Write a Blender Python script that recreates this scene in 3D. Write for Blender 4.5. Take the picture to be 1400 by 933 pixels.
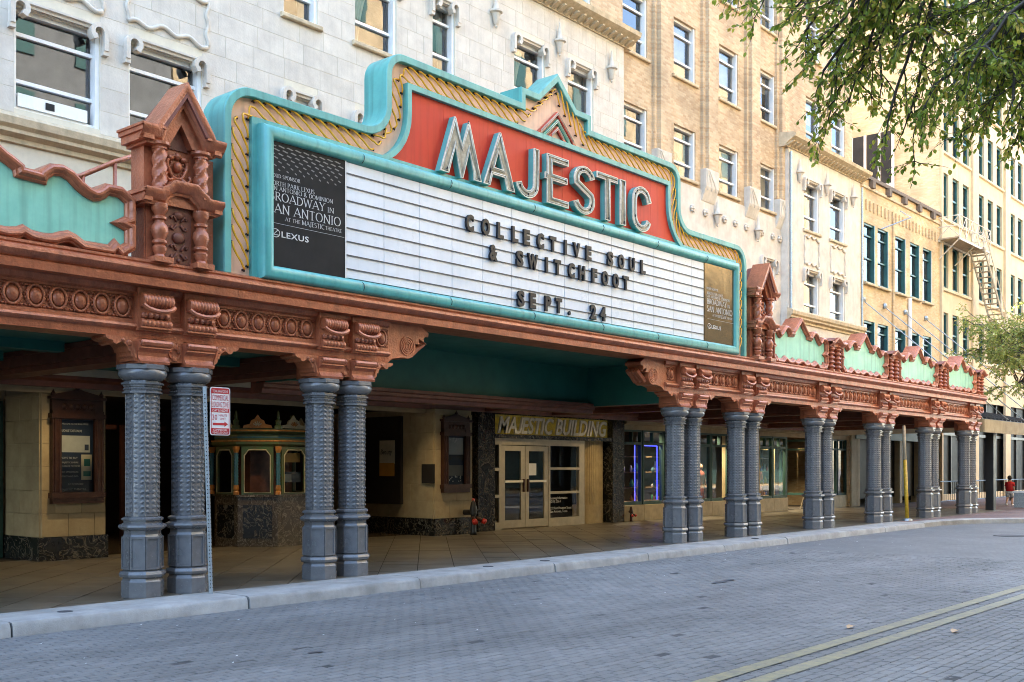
import bpy, math, random
import numpy as np
from mathutils import Vector, Matrix
from mathutils.geometry import tessellate_polygon
random.seed(7); RNG = np.random.default_rng(7)
R = math.radians
sc = bpy.context.scene
for o in list(bpy.data.objects): bpy.data.objects.remove(o)
COL = sc.collection

# ------------------------------------------------------------------ camera
cd = bpy.data.cameras.new('camera'); cam = bpy.data.objects.new('camera', cd); COL.objects.link(cam)
cam.location = (-15.68, -12.71, 1.676); cam.rotation_euler = (R(90), 0, -R(90 - 40.472))
cd.sensor_width = 36; cd.lens = 1465 / 1400 * 36; cd.shift_y = 172.5 / 1400; cd.clip_end = 3000; cd.clip_start = .1
sc.camera = cam
# ------------------------------------------------------------------ sky, sun, exposure
SUN_EL, SUN_AZ = R(47), R(32)            # azimuth from +Y towards +X: the sun stands behind the theatre, to its right
w = bpy.data.worlds.new('World'); sc.world = w; w.use_nodes = True
nt = w.node_tree; nt.nodes.clear()
sky = nt.nodes.new('ShaderNodeTexSky'); sky.sky_type = 'NISHITA'; sky.sun_disc = False
sky.sun_elevation = SUN_EL; sky.sun_rotation = SUN_AZ; sky.air_density = 1.1; sky.dust_density = 1.0; sky.ozone_density = 1.2
bg = nt.nodes.new('ShaderNodeBackground'); bg.inputs[1].default_value = .15
wo = nt.nodes.new('ShaderNodeOutputWorld'); nt.links.new(sky.outputs[0], bg.inputs[0]); nt.links.new(bg.outputs[0], wo.inputs[0])
sd = bpy.data.lights.new('sun', 'SUN'); sd.energy = 4.6; sd.angle = R(.53); sd.color = (1, .93, .80)
sun = bpy.data.objects.new('sun', sd); COL.objects.link(sun)
sv = Vector((math.sin(SUN_AZ) * math.cos(SUN_EL), math.cos(SUN_AZ) * math.cos(SUN_EL), math.sin(SUN_EL)))
sun.rotation_euler = sv.to_track_quat('Z', 'Y').to_euler(); sun.location = (0, 0, 60)
vs = sc.view_settings; vs.view_transform = 'Standard'; vs.look = 'None'; vs.exposure = 3.42; vs.gamma = 1; vs.use_curve_mapping = False
sc.cycles.max_bounces = 7; sc.cycles.diffuse_bounces = 4; sc.cycles.glossy_bounces = 3; sc.cycles.transparent_max_bounces = 12
sc.cycles.caustics_reflective = False; sc.cycles.caustics_refractive = False; sc.cycles.sample_clamp_indirect = 6; sc.cycles.filter_width = 1.0

# ------------------------------------------------------------------ materials
def lin(c):
    return tuple(((v / 12.92) if v <= .04045 else ((v + .055) / 1.055) ** 2.4) for v in c)
def S(r, g, b): return lin((r / 255, g / 255, b / 255))
MATS = {}
def mat(name, col, rough=.6, metal=0., var=.12, scale=3., bump=0., bscale=40., col2=None, streak=0., rand=0., island=0., spec=.5, coat=0., chip=None, stain=0.):
    """paint / stone / metal with two octaves of colour variation, optional vertical rain streaks and fine relief"""
    m = bpy.data.materials.new(name); m.use_nodes = True; t = m.node_tree; N = t.nodes; Lk = t.links.new
    b = N['Principled BSDF']; b.inputs['Roughness'].default_value = rough; b.inputs['Metallic'].default_value = metal
    b.inputs['Specular IOR Level'].default_value = spec; b.inputs['Coat Weight'].default_value = coat
    tc = N.new('ShaderNodeTexCoord'); c1 = tuple(col) + (1,); c2 = tuple(col2 if col2 else [v * (1 - 2.2 * var) for v in col]) + (1,)
    n1 = N.new('ShaderNodeTexNoise'); n1.inputs['Scale'].default_value = scale; n1.inputs['Detail'].default_value = 6; n1.inputs['Roughness'].default_value = .65
    Lk(tc.outputs['Object'], n1.inputs['Vector'])
    rp = N.new('ShaderNodeMapRange'); rp.inputs[1].default_value = .35; rp.inputs[2].default_value = .75; Lk(n1.outputs[0], rp.inputs[0])
    mx = N.new('ShaderNodeMix'); mx.data_type = 'RGBA'; mx.inputs[6].default_value = c1; mx.inputs[7].default_value = c2; Lk(rp.outputs[0], mx.inputs[0])
    out = mx.outputs[2]
    if streak:
        mp = N.new('ShaderNodeMapping'); mp.inputs['Scale'].default_value = (7, 7, .35); Lk(tc.outputs['Object'], mp.inputs[0])
        n2 = N.new('ShaderNodeTexNoise'); n2.inputs['Scale'].default_value = 1.4; n2.inputs['Detail'].default_value = 5; Lk(mp.outputs[0], n2.inputs['Vector'])
        r2 = N.new('ShaderNodeMapRange'); r2.inputs[1].default_value = .48; r2.inputs[2].default_value = .72; r2.inputs[4].default_value = streak; Lk(n2.outputs[0], r2.inputs[0])
        m2 = N.new('ShaderNodeMix'); m2.data_type = 'RGBA'; m2.inputs[7].default_value = tuple(v * .42 for v in col) + (1,); Lk(r2.outputs[0], m2.inputs[0]); Lk(out, m2.inputs[6]); out = m2.outputs[2]
    for amt, node in ((rand, 'obj'), (island, 'isl')):
        if amt:
            if node == 'obj': q = N.new('ShaderNodeObjectInfo').outputs['Random']
            else: q = N.new('ShaderNodeNewGeometry').outputs['Random Per Island']
            r3 = N.new('ShaderNodeMapRange'); r3.inputs[3].default_value = 1 - amt; r3.inputs[4].default_value = 1 + amt; Lk(q, r3.inputs[0])
            hs = N.new('ShaderNodeHueSaturation'); Lk(r3.outputs[0], hs.inputs['Value']); Lk(out, hs.inputs['Color']); out = hs.outputs[0]
    if stain:                                                  # worn lanes and spills, drawn out along the street
        mp = N.new('ShaderNodeMapping'); mp.inputs['Scale'].default_value = (.10, .42, 1); gp = N.new('ShaderNodeNewGeometry'); Lk(gp.outputs['Position'], mp.inputs[0])
        n4 = N.new('ShaderNodeTexNoise'); n4.inputs['Scale'].default_value = 1.6; n4.inputs['Detail'].default_value = 8; n4.inputs['Roughness'].default_value = .7; Lk(mp.outputs[0], n4.inputs['Vector'])
        r4 = N.new('ShaderNodeMapRange'); r4.inputs[1].default_value = .38; r4.inputs[2].default_value = .68; r4.inputs[3].default_value = 1 + stain * .35; r4.inputs[4].default_value = 1 - stain; Lk(n4.outputs[0], r4.inputs[0])
        h4 = N.new('ShaderNodeHueSaturation'); Lk(r4.outputs[0], h4.inputs['Value']); Lk(out, h4.inputs['Color']); out = h4.outputs[0]
    if chip:
        n5 = N.new('ShaderNodeTexNoise'); n5.inputs['Scale'].default_value = 16; n5.inputs['Detail'].default_value = 7; n5.inputs['Roughness'].default_value = .75; Lk(tc.outputs['Object'], n5.inputs['Vector'])
        r5 = N.new('ShaderNodeMapRange'); r5.inputs[1].default_value = .66; r5.inputs[2].default_value = .70; Lk(n5.outputs[0], r5.inputs[0])
        m5 = N.new('ShaderNodeMix'); m5.data_type = 'RGBA'; m5.inputs[7].default_value = tuple(chip) + (1,); Lk(r5.outputs[0], m5.inputs[0]); Lk(out, m5.inputs[6]); out = m5.outputs[2]
    Lk(out, b.inputs['Base Color'])
    rr = N.new('ShaderNodeMapRange'); rr.inputs[3].default_value = max(.03, rough - .12); rr.inputs[4].default_value = min(1, rough + .12); Lk(n1.outputs[0], rr.inputs[0]); Lk(rr.outputs[0], b.inputs['Roughness'])
    if bump:
        n3 = N.new('ShaderNodeTexNoise'); n3.inputs['Scale'].default_value = bscale; n3.inputs['Detail'].default_value = 5; Lk(tc.outputs['Object'], n3.inputs['Vector'])
        bp = N.new('ShaderNodeBump'); bp.inputs['Strength'].default_value = bump; bp.inputs['Distance'].default_value = .02; Lk(n3.outputs[0], bp.inputs['Height']); Lk(bp.outputs[0], b.inputs['Normal'])
    MATS[name] = m; return m
def brickmat(name, c1, c2, mortar, bw=.21, bh=.072, ms=.012, rough=.85, plane='XZ', var=.5):
    m = bpy.data.materials.new(name); m.use_nodes = True; t = m.node_tree; N = t.nodes; Lk = t.links.new; b = N['Principled BSDF']
    b.inputs['Roughness'].default_value = rough; b.inputs['Specular IOR Level'].default_value = .25
    tc = N.new('ShaderNodeTexCoord'); sp = N.new('ShaderNodeSeparateXYZ'); Lk(tc.outputs['Object'], sp.inputs[0])
    cb = N.new('ShaderNodeCombineXYZ')
    if plane == 'XZ':
        ad = N.new('ShaderNodeMath'); Lk(sp.outputs[0], ad.inputs[0]); Lk(sp.outputs[1], ad.inputs[1]); Lk(ad.outputs[0], cb.inputs[0]); Lk(sp.outputs[2], cb.inputs[1])
    else: Lk(sp.outputs[0], cb.inputs[0]); Lk(sp.outputs[1], cb.inputs[1])
    br = N.new('ShaderNodeTexBrick'); Lk(cb.outputs[0], br.inputs['Vector']); br.inputs['Scale'].default_value = 1
    br.inputs['Brick Width'].default_value = bw; br.inputs['Row Height'].default_value = bh; br.inputs['Mortar Size'].default_value = ms / 2
    br.inputs['Mortar Smooth'].default_value = .2; br.inputs['Bias'].default_value = 0
    for k, c in (('Color1', c1), ('Color2', c2), ('Mortar', mortar)): br.inputs[k].default_value = tuple(c) + (1,)
    n1 = N.new('ShaderNodeTexNoise'); n1.inputs['Scale'].default_value = .7; n1.inputs['Detail'].default_value = 7; Lk(tc.outputs['Object'], n1.inputs['Vector'])
    r = N.new('ShaderNodeMapRange'); r.inputs[1].default_value = .3; r.inputs[2].default_value = .75; r.inputs[3].default_value = 1.1; r.inputs[4].default_value = 1.1 - var; Lk(n1.outputs[0], r.inputs[0])
    hs = N.new('ShaderNodeHueSaturation'); Lk(br.outputs['Color'], hs.inputs['Color']); Lk(r.outputs[0], hs.inputs['Value']); Lk(hs.outputs[0], b.inputs['Base Color'])
    bp = N.new('ShaderNodeBump'); bp.inputs['Strength'].default_value = .5; bp.inputs['Distance'].default_value = .008; bp.invert = True; Lk(br.outputs['Fac'], bp.inputs['Height']); Lk(bp.outputs[0], b.inputs['Normal'])
    MATS[name] = m; return m
def glass(name, tint=(.8, .85, .85), refl=.25, ior=1.5):
    m = bpy.data.materials.new(name); m.use_nodes = True; t = m.node_tree; N = t.nodes; N.clear(); Lk = t.links.new
    o = N.new('ShaderNodeOutputMaterial'); tr = N.new('ShaderNodeBsdfTransparent'); tr.inputs[0].default_value = tuple(tint) + (1,)
    gl = N.new('ShaderNodeBsdfGlossy'); gl.inputs['Roughness'].default_value = .015
    fr = N.new('ShaderNodeFresnel'); fr.inputs[0].default_value = ior
    tc = N.new('ShaderNodeTexCoord'); n = N.new('ShaderNodeTexNoise'); n.inputs['Scale'].default_value = 1.3; Lk(tc.outputs['Object'], n.inputs['Vector'])
    bp = N.new('ShaderNodeBump'); bp.inputs['Strength'].default_value = .025; bp.inputs['Distance'].default_value = .05; Lk(n.outputs[0], bp.inputs['Height']); Lk(bp.outputs[0], gl.inputs['Normal'])
    a = N.new('ShaderNodeMath'); a.operation = 'ADD'; a.inputs[1].default_value = refl; a.use_clamp = True; Lk(fr.outputs[0], a.inputs[0])
    mx = N.new('ShaderNodeMixShader'); Lk(a.outputs[0], mx.inputs[0]); Lk(tr.outputs[0], mx.inputs[1]); Lk(gl.outputs[0], mx.inputs[2]); Lk(mx.outputs[0], o.inputs[0])
    MATS[name] = m; return m
def emit(name, col, st):
    m = bpy.data.materials.new(name); m.use_nodes = True; b = m.node_tree.nodes['Principled BSDF']
    b.inputs['Base Color'].default_value = tuple(col) + (1,); b.inputs['Emission Color'].default_value = tuple(col) + (1,); b.inputs['Emission Strength'].default_value = st
    MATS[name] = m; return m
def marblemat(name, base, vein, scale=3.):
    m = bpy.data.materials.new(name); m.use_nodes = True; t = m.node_tree; N = t.nodes; Lk = t.links.new; b = N['Principled BSDF']; b.inputs['Roughness'].default_value = .18
    tc = N.new('ShaderNodeTexCoord'); n1 = N.new('ShaderNodeTexNoise'); n1.inputs['Scale'].default_value = scale; n1.inputs['Detail'].default_value = 9; n1.inputs['Distortion'].default_value = 2.2; Lk(tc.outputs['Object'], n1.inputs['Vector'])
    cr = N.new('ShaderNodeValToRGB'); e = cr.color_ramp.elements; e[0].position = .47; e[0].color = tuple(base) + (1,); e[1].position = .5; e[1].color = tuple(vein) + (1,)
    e2 = e.new(.53); e2.color = tuple(base) + (1,); e3 = e.new(.75); e3.color = tuple(v * 2.2 for v in base) + (1,)
    Lk(n1.outputs[0], cr.inputs[0]); Lk(cr.outputs[0], b.inputs['Base Color']); MATS[name] = m; return m
mat('copper', (.54, .172, .08), .33, .12, .2, 4, .45, 30, col2=(.28, .078, .036), streak=.55, spec=.6, chip=(.5, .27, .17))
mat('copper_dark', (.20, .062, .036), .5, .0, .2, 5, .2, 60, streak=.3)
mat('roof_red', (.25, .075, .055), .6, .0, .25, 6, .3, 50, col2=(.13, .05, .04), streak=.3)
mat('panel_teal', (.33, .70, .53), .42, .0, .12, 1.6, .05, 20, col2=(.19, .52, .40), streak=.5)
mat('sign_teal', (.13, .46, .41), .38, .0, .15, 2.5, .08, 30, col2=(.10, .35, .33), streak=.5, chip=(.2, .42, .38))
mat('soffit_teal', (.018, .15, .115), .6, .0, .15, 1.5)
mat('sign_red', (.62, .028, .012), .5, .0, .12, 1.2, .04, 20, col2=(.66, .06, .022), streak=.35, spec=.3)
mat('band_pink', (.93, .58, .40), .5, .0, .1, 3, streak=.35)
mat('letter_cream', (.9, .81, .64), .5, .0, .2, 9, streak=.5)
mat('letter_recess_shade', (.56, .48, .35), .6, .0, .25, 9, streak=.5)  # letter face, shadow between rim and neon tubes put into its darker colour
mat('neon_yellow', (.95, .47, .03), .2, .0, .1, 20)
mat('neon_white', (.86, .8, .66), .2, .0, .15, 20)
mat('neon_green', (.1, .45, .33), .25, .0, .15, 20)
mat('neon_red', (.6, .05, .03), .25)
mat('socket', (.02, .016, .014), .6)
mat('board_white', (.78, .82, .87), .3, .0, .05, 2, col2=(.7, .74, .79), streak=.1, rand=.03)
mat('board_rail', (.1, .1, .11), .5)
mat('board_letter', (.008, .009, .014), .4, spec=.3)
mat('banner_black', (.012, .013, .015), .6, .0, .3, 2, spec=.2)
mat('banner_print', (.62, .62, .62), .5)
mat('banner_grey', (.2, .2, .2), .5)
mat('banner_gold', (.2, .14, .07), .14, .75, .3, 1.5, .3, 2.5, col2=(.06, .042, .02))
mat('column_paint', (.172, .172, .178), .25, .0, .2, 7, .15, 50, col2=(.11, .11, .114), spec=.65, chip=(.27, .26, .25), rand=.08)
mat('stone', (.69, .625, .53), .85, 0, .08, 2.2, .25, 18, col2=(.52, .45, .37), streak=.16, spec=.2)
mat('stone_block', (.69, .625, .53), .85, 0, .08, 2.5, .2, 25, col2=(.54, .48, .41), streak=.14, rand=.05, spec=.2)
mat('stone_joint', (.70, .62, .48), .9, 0, .08, 4)
mat('stone_trim', (.66, .53, .35), .85, 0, .15, 4, .3, 20, col2=(.42, .33, .22), streak=.3, spec=.2)
mat('ground_stone', (.44, .35, .21), .7, 0, .15, 3, .2, 25, col2=(.32, .24, .14), rand=.08)
mat('window_white', (.86, .84, .8), .4, 0, .05, 4, streak=.12)
mat('window_green', (.035, .13, .13), .4, 0, .15, 4)
mat('store_green', (.03, .085, .075), .6, 0, .15, 4)
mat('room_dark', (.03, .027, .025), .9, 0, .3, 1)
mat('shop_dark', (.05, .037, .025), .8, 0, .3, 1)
mat('curtain', (.8, .77, .7), .9, 0, .1, 6)
mat('blind', (.8, .77, .7), .7)
brickmat('brick_tan', S(214, 188, 152), S(190, 158, 122), S(194, 174, 148))
brickmat('brick_shade', S(170, 145, 120), S(140, 115, 92), S(160, 140, 120))
brickmat('brick_buff', S(222, 196, 156), S(206, 174, 130), S(204, 182, 150))
brickmat('brick_cream', S(222, 200, 164), S(206, 180, 142), S(200, 180, 150))
mat('cream_render', (.66, .52, .33), .8, 0, .1, 1.2, .1, 15, streak=.15)
mat('grey_stone', (.22, .23, .24), .85, 0, .15, 2, streak=.2)
mat('dark_glazing', (.014, .015, .015), .5, spec=.12, var=.3)
mat('old_brown', (.18, .13, .09), .8, 0, .2, 4)
marblemat('marble_black', (.012, .012, .012), (.16, .14, .11), 3.5)
marblemat('marble_brown', (.05, .036, .024), (.24, .2, .15), 5)
mat('bronze', (.06, .022, .013), .4, .3, .25, 8, .3, 40)
mat('travertine', (.50, .38, .2), .5, 0, .15, 4)
mat('door_metal', (.52, .45, .33), .35, .4, .12, 4)
mat('gold_back', (.72, .52, .07), .4, .1, .3, 5, col2=(.12, .08, .02))
mat('metal_letter', (.82, .79, .7), .4, 0)
mat('asphalt', (.06, .06, .065), .85)
mat('ground_far', (.16, .15, .14), .9)
mat('paving', (.16, .135, .10), .36, 0, .25, 1.1, .06, 60, col2=(.085, .07, .05), rand=.12, spec=.5, stain=.35)
mat('paving_joint', (.05, .042, .035), .8)
mat('kerb', (.38, .37, .345), .8, 0, .2, 1.8, .35, 70, col2=(.2, .195, .18), rand=.08, spec=.25, streak=.2, chip=(.16, .15, .14))
mat('kerb_joint', (.05, .05, .05), .9)
brickmat('apron_paving', (.23, .15, .13), (.19, .125, .11), (.12, .1, .09), .2, .1, .008, plane='XY')
mat('road_brick', (.165, .164, .156), .7, 0, .12, .8, .4, 70, col2=(.132, .131, .127), stain=.42, rand=.14, spec=.35)
mat('road_bricks', (.165, .164, .156), .7, 0, .12, .8, .4, 70, col2=(.132, .131, .127), stain=.42, island=.08, spec=.35)
mat('mortar', (.05, .05, .05), .9, 0, .3, 2)
brickmat('road_far', (.163, .162, .155), (.142, .141, .136), (.09, .09, .086), .206, .106, .008, .75, 'XY', .25)
m = mat('line_paint', (.27, .235, .115), .7, 0, .3, 9, .3, 60, col2=(.16, .152, .125), chip=(.145, .143, .135), stain=.3)
mat('leaf_dry', (.42, .24, .08), .6); mat('litter', (.6, .6, .58), .7)
mat('galv', (.42, .46, .48), .4, .6, .2, 20)
mat('sign_white', (.78, .77, .76), .4); mat('sign_redp', (.5, .02, .03), .4); mat('sign_grey', (.3, .2, .22), .5)
mat('yellow_paint', (.62, .37, .02), .45, 0, .25, 12)
mat('steel_white', (.72, .66, .55), .5, 0, .2, 8)
mat('wood_slat', (.5, .4, .27), .7, 0, .2, 9)
mat('black_metal', (.015, .015, .016), .45)
mat('bark', (.075, .062, .05), .9, 0, .3, 8, .5, 30)
glass('glass_upper', (.8, .8, .77), .10); glass('glass_case', (.9, .92, .9), .0, 1.18); glass('glass_store', (.85, .88, .86), .02); glass('glass_dark', (.35, .42, .42), .0)
def leafmat(name, c1, c2, c3):
    m = bpy.data.materials.new(name); m.use_nodes = True; t = m.node_tree; N = t.nodes; Lk = t.links.new; b = N['Principled BSDF']; b.inputs['Roughness'].default_value = .45
    g = N.new('ShaderNodeNewGeometry'); cr = N.new('ShaderNodeValToRGB'); e = cr.color_ramp.elements; e[0].color = tuple(c1) + (1,); e[1].color = tuple(c3) + (1,); e2 = e.new(.72); e2.color = tuple(c2) + (1,)
    Lk(g.outputs['Random Per Island'], cr.inputs[0]); Lk(cr.outputs[0], b.inputs['Base Color'])
    tr = N.new('ShaderNodeBsdfTranslucent'); Lk(cr.outputs[0], tr.inputs[0]); mx = N.new('ShaderNodeMixShader'); mx.inputs[0].default_value = .5
    o = N['Material Output']; Lk(b.outputs[0], mx.inputs[1]); Lk(tr.outputs[0], mx.inputs[2]); Lk(mx.outputs[0], o.inputs[0]); MATS[name] = m
leafmat('leaf_elm', (.13, .22, .03), (.36, .42, .05), (.66, .5, .1))
leafmat('leaf_light', (.26, .34, .07), (.42, .46, .12), (.55, .44, .15))

# ------------------------------------------------------------------ mesh helpers
ORG = {}
def tag(o, label=None, cat=None, group=None, kind=None):
    if label: o['label'] = label
    if cat: o['category'] = cat
    if group: o['group'] = group
    if kind: o['kind'] = kind
    return o
def empty(name, loc, label=None, cat=None, group=None):
    o = bpy.data.objects.new(name, None); COL.objects.link(o); o.location = loc; o.empty_display_size = .2; ORG[o.name] = Vector(loc)
    return tag(o, label, cat, group)
class MB:
    def __init__(s): s.v = []; s.f = []
    def add(s, vs, fs):
        n = len(s.v); s.v += [tuple(p) for p in vs]; s.f += [tuple(i + n for i in f) for f in fs]; return s
    def box(s, x0, x1, y0, y1, z0, z1):
        return s.add([(x0, y0, z0), (x1, y0, z0), (x1, y1, z0), (x0, y1, z0), (x0, y0, z1), (x1, y0, z1), (x1, y1, z1), (x0, y1, z1)],
                     [(0, 3, 2, 1), (4, 5, 6, 7), (0, 1, 5, 4), (1, 2, 6, 5), (2, 3, 7, 6), (3, 0, 4, 7)])
    def cbox(s, x0, x1, y0, y1, z0, z1, b=.01):
        """box with its front (-Y) face edges chamfered"""
        v = [(x0, y0 + b, z0), (x1, y0 + b, z0), (x1, y1, z0), (x0, y1, z0), (x0, y0 + b, z1), (x1, y0 + b, z1), (x1, y1, z1), (x0, y1, z1),
             (x0 + b, y0, z0 + b), (x1 - b, y0, z0 + b), (x1 - b, y0, z1 - b), (x0 + b, y0, z1 - b)]
        return s.add(v, [(0, 3, 2, 1), (4, 5, 6, 7), (1, 2, 6, 5), (2, 3, 7, 6), (3, 0, 4, 7), (8, 9, 10, 11), (0, 1, 9, 8), (1, 5, 10, 9), (5, 4, 11, 10), (4, 0, 8, 11)])
    def prism_x(s, prof, x0, x1, cap=True):
        """profile of (y,z) points extruded along X"""
        n = len(prof); s_ = len(s.v)
        vs = [(x0, y, z) for y, z in prof] + [(x1, y, z) for y, z in prof]
        fs = [(i, (i + 1) % n, n + (i + 1) % n, n + i) for i in range(n)]
        s.add(vs, fs)
        if cap:
            tr = tessellate_polygon([[Vector((y, z, 0)) for y, z in prof]])
            s.f += [tuple(s_ + i for i in t) for t in tr] + [tuple(s_ + n + i for i in reversed(t)) for t in tr]
        return s
    def solid(s, loops, y0, y1, front=True, back=False, sides=True):
        """filled loops of (x,z) (first outer, others holes) as a plate between y0 (front) and y1"""
        base = len(s.v); pts = [p for l in loops for p in l]
        tr = tessellate_polygon([[Vector((x, z, 0)) for x, z in l] for l in loops]); n = len(pts)
        s.v += [(x, y0, z) for x, z in pts] + [(x, y1, z) for x, z in pts]
        for t in tr:
            a, b, c = (Vector(pts[i]) for i in t)
            cr = (b - a).cross(c - a); t = t if cr > 0 else t[::-1]
            if front: s.f.append(tuple(base + i for i in t))
            if back: s.f.append(tuple(base + n + i for i in reversed(t)))
        k = base
        if sides:
            for l in loops:
                m = len(l)
                for i in range(m): s.f.append((k + i, k + (i + 1) % m, k + n + (i + 1) % m, k + n + i))
                k += m
        return s
    def lathe(s, c, prof, n=12, rot=0., cap=True, sx=1., sy=1.):
        b = len(s.v)
        for r, z in prof:
            for k in range(n):
                a = rot + 2 * math.pi * k / n; s.v.append((c[0] + r * math.cos(a) * sx, c[1] + r * math.sin(a) * sy, c[2] + z))
        for j in range(len(prof) - 1):
            for k in range(n): s.f.append((b + j * n + k, b + j * n + (k + 1) % n, b + (j + 1) * n + (k + 1) % n, b + (j + 1) * n + k))
        if cap:
            s.f.append(tuple(b + k for k in reversed(range(n)))); s.f.append(tuple(b + (len(prof) - 1) * n + k for k in range(n)))
        return s
    def tube(s, pts, r, n=6, closed=False, cap=True):
        P = [Vector(p) for p in pts]; m = len(P); b = len(s.v); up = None
        rr = r if hasattr(r, '__len__') else [r] * m
        for i in range(m):
            t = (P[(i + 1) % m] - P[i - 1]) if closed else (P[min(i + 1, m - 1)] - P[max(i - 1, 0)])
            if t.length < 1e-9: t = Vector((0, 0, 1))
            t.normalize()
            if up is None:
                up = Vector((0, 0, 1)) if abs(t.z) < .9 else Vector((1, 0, 0))
            u = t.cross(up)
            if u.length < 1e-6: u = t.cross(Vector((1, 0, 0)))
            u.normalize(); vv = u.cross(t).normalized(); up = vv
            for k in range(n):
                a = 2 * math.pi * k / n; s.v.append(tuple(P[i] + (u * math.cos(a) + vv * math.sin(a)) * rr[i]))
        for j in range(m if closed else m - 1):
            for k in range(n):
                s.f.append((b + j * n + k, b + j * n + (k + 1) % n, b + ((j + 1) % m) * n + (k + 1) % n, b + ((j + 1) % m) * n + k))
        if cap and not closed:
            s.f.append(tuple(b + k for k in reversed(range(n)))); s.f.append(tuple(b + (m - 1) * n + k for k in range(n)))
        return s
    def ball(s, c, rx, ry=None, rz=None, n=10, m=6):
        ry = rx if ry is None else ry; rz = rx if rz is None else rz; b = len(s.v)
        for j in range(m + 1):
            t = math.pi * j / m - math.pi / 2
            for k in range(n):
                a = 2 * math.pi * k / n; s.v.append((c[0] + rx * math.cos(t) * math.cos(a), c[1] + ry * math.cos(t) * math.sin(a), c[2] + rz * math.sin(t)))
        for j in range(m):
            for k in range(n): s.f.append((b + j * n + k, b + j * n + (k + 1) % n, b + (j + 1) * n + (k + 1) % n, b + (j + 1) * n + k))
        return s
    def sweep(s, path, prof, closed=False):
        """profile of (offset, y) swept along a path of (x,z): offset to the left of the direction of travel"""
        m = len(path); b = len(s.v); k = len(prof)
        for i in range(m):
            nx, nz, sc_ = miter(path, i, closed)
            for o, y in prof: s.v.append((path[i][0] + nx * o * sc_, y, path[i][1] + nz * o * sc_))
        for j in range(m if closed else m - 1):
            for q in range(k - 1): s.f.append((b + j * k + q, b + j * k + q + 1, b + ((j + 1) % m) * k + q + 1, b + ((j + 1) % m) * k + q))
        return s
    def build(s, name, mt, parent=None, smooth=False, angle=None, local=False):
        off = ORG.get(parent.name, Vector()) if parent and not local else Vector()
        me = bpy.data.meshes.new(name)
        v = [(p[0] - off.x, p[1] - off.y, p[2] - off.z) for p in s.v] if off.length else s.v
        me.from_pydata(v, [], s.f); me.materials.append(MATS[mt] if isinstance(mt, str) else mt); me.update()
        if smooth:
            me.polygons.foreach_set('use_smooth', [True] * len(me.polygons))
            if angle: me.set_sharp_from_angle(angle=R(angle))
        o = bpy.data.objects.new(name, me); COL.objects.link(o)
        if parent: o.parent = parent; ORG[o.name] = off
        else: ORG[o.name] = Vector()
        return o
def miter(path, i, closed):
    m = len(path); p = Vector(path[i])
    a = Vector(path[i - 1]) if (closed or i > 0) else None; c = Vector(path[(i + 1) % m]) if (closed or i < m - 1) else None
    d1 = (p - a).normalized() if a is not None and (p - a).length > 1e-9 else None; d2 = (c - p).normalized() if c is not None and (c - p).length > 1e-9 else None
    d1 = d1 or d2; d2 = d2 or d1
    n1 = Vector((-d1.y, d1.x)); n2 = Vector((-d2.y, d2.x)); n = n1 + n2
    if n.length < 1e-6: return n1.x, n1.y, 1
    n.normalize(); return n.x, n.y, min(1 / max(n.dot(n1), .3), 2.2)
def offset(path, d, closed=True):
    return [(p[0] + a * d * k, p[1] + b * d * k) for i, p in enumerate(path) for a, b, k in [miter(path, i, closed)]]
def arc(cx, cz, r, a0, a1, n=8):
    return [(cx + r * math.cos(R(a0 + (a1 - a0) * i / n)), cz + r * math.sin(R(a0 + (a1 - a0) * i / n))) for i in range(n + 1)]
def dup(root, loc, label=None, group=None):
    r = root.copy(); COL.objects.link(r); r.location = loc
    if label: r['label'] = label
    if group: r['group'] = group
    def kids(a, b):
        for ch in a.children:
            c = ch.copy(); COL.objects.link(c); c.parent = b; kids(ch, c)
    kids(root, r); return r
def inst(ob, name, parent, loc):
    c = bpy.data.objects.new(name, ob.data); COL.objects.link(c); c.parent = parent
    c.location = Vector(loc) - (ORG.get(parent.name, Vector()) if parent else Vector()); ORG[c.name] = Vector(loc); return c
def text_mesh(txt, size, ext=0., off=0., shear=0., bevel=0., align='LEFT', spacing=1., res=3):
    c = bpy.data.curves.new('t', 'FONT'); c.body = txt; c.size = size; c.extrude = ext; c.offset = off; c.shear = shear; c.bevel_depth = bevel
    c.align_x = align; c.space_character = spacing; c.resolution_u = res
    o = bpy.data.objects.new('t', c); me = bpy.data.meshes.new_from_object(o); bpy.data.objects.remove(o); bpy.data.curves.remove(c)
    vs = [tuple(v.co) for v in me.vertices]; fs = [tuple(p.vertices) for p in me.polygons]; bpy.data.meshes.remove(me); return vs, fs
def put_text(mb, txt, x, y, z, size, **k):
    """text standing in the XZ plane facing -Y; fit=(width) squeezes it"""
    fit = k.pop('fit', None); ax = k.pop('ax', 'x')
    vs, fs = text_mesh(txt, size, **k)
    if not vs: return mb
    x0 = min(v[0] for v in vs); x1 = max(v[0] for v in vs); sx = fit / (x1 - x0) if fit else 1
    if ax == 'x': mb.add([(x + (v[0] - (x0 if fit else 0)) * sx, y - v[2], z + v[1]) for v in vs], fs)
    else: mb.add([(x - v[2], y - (v[0] - (x0 if fit else 0)) * sx, z + v[1]) for v in vs], fs)
    return mb
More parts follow.
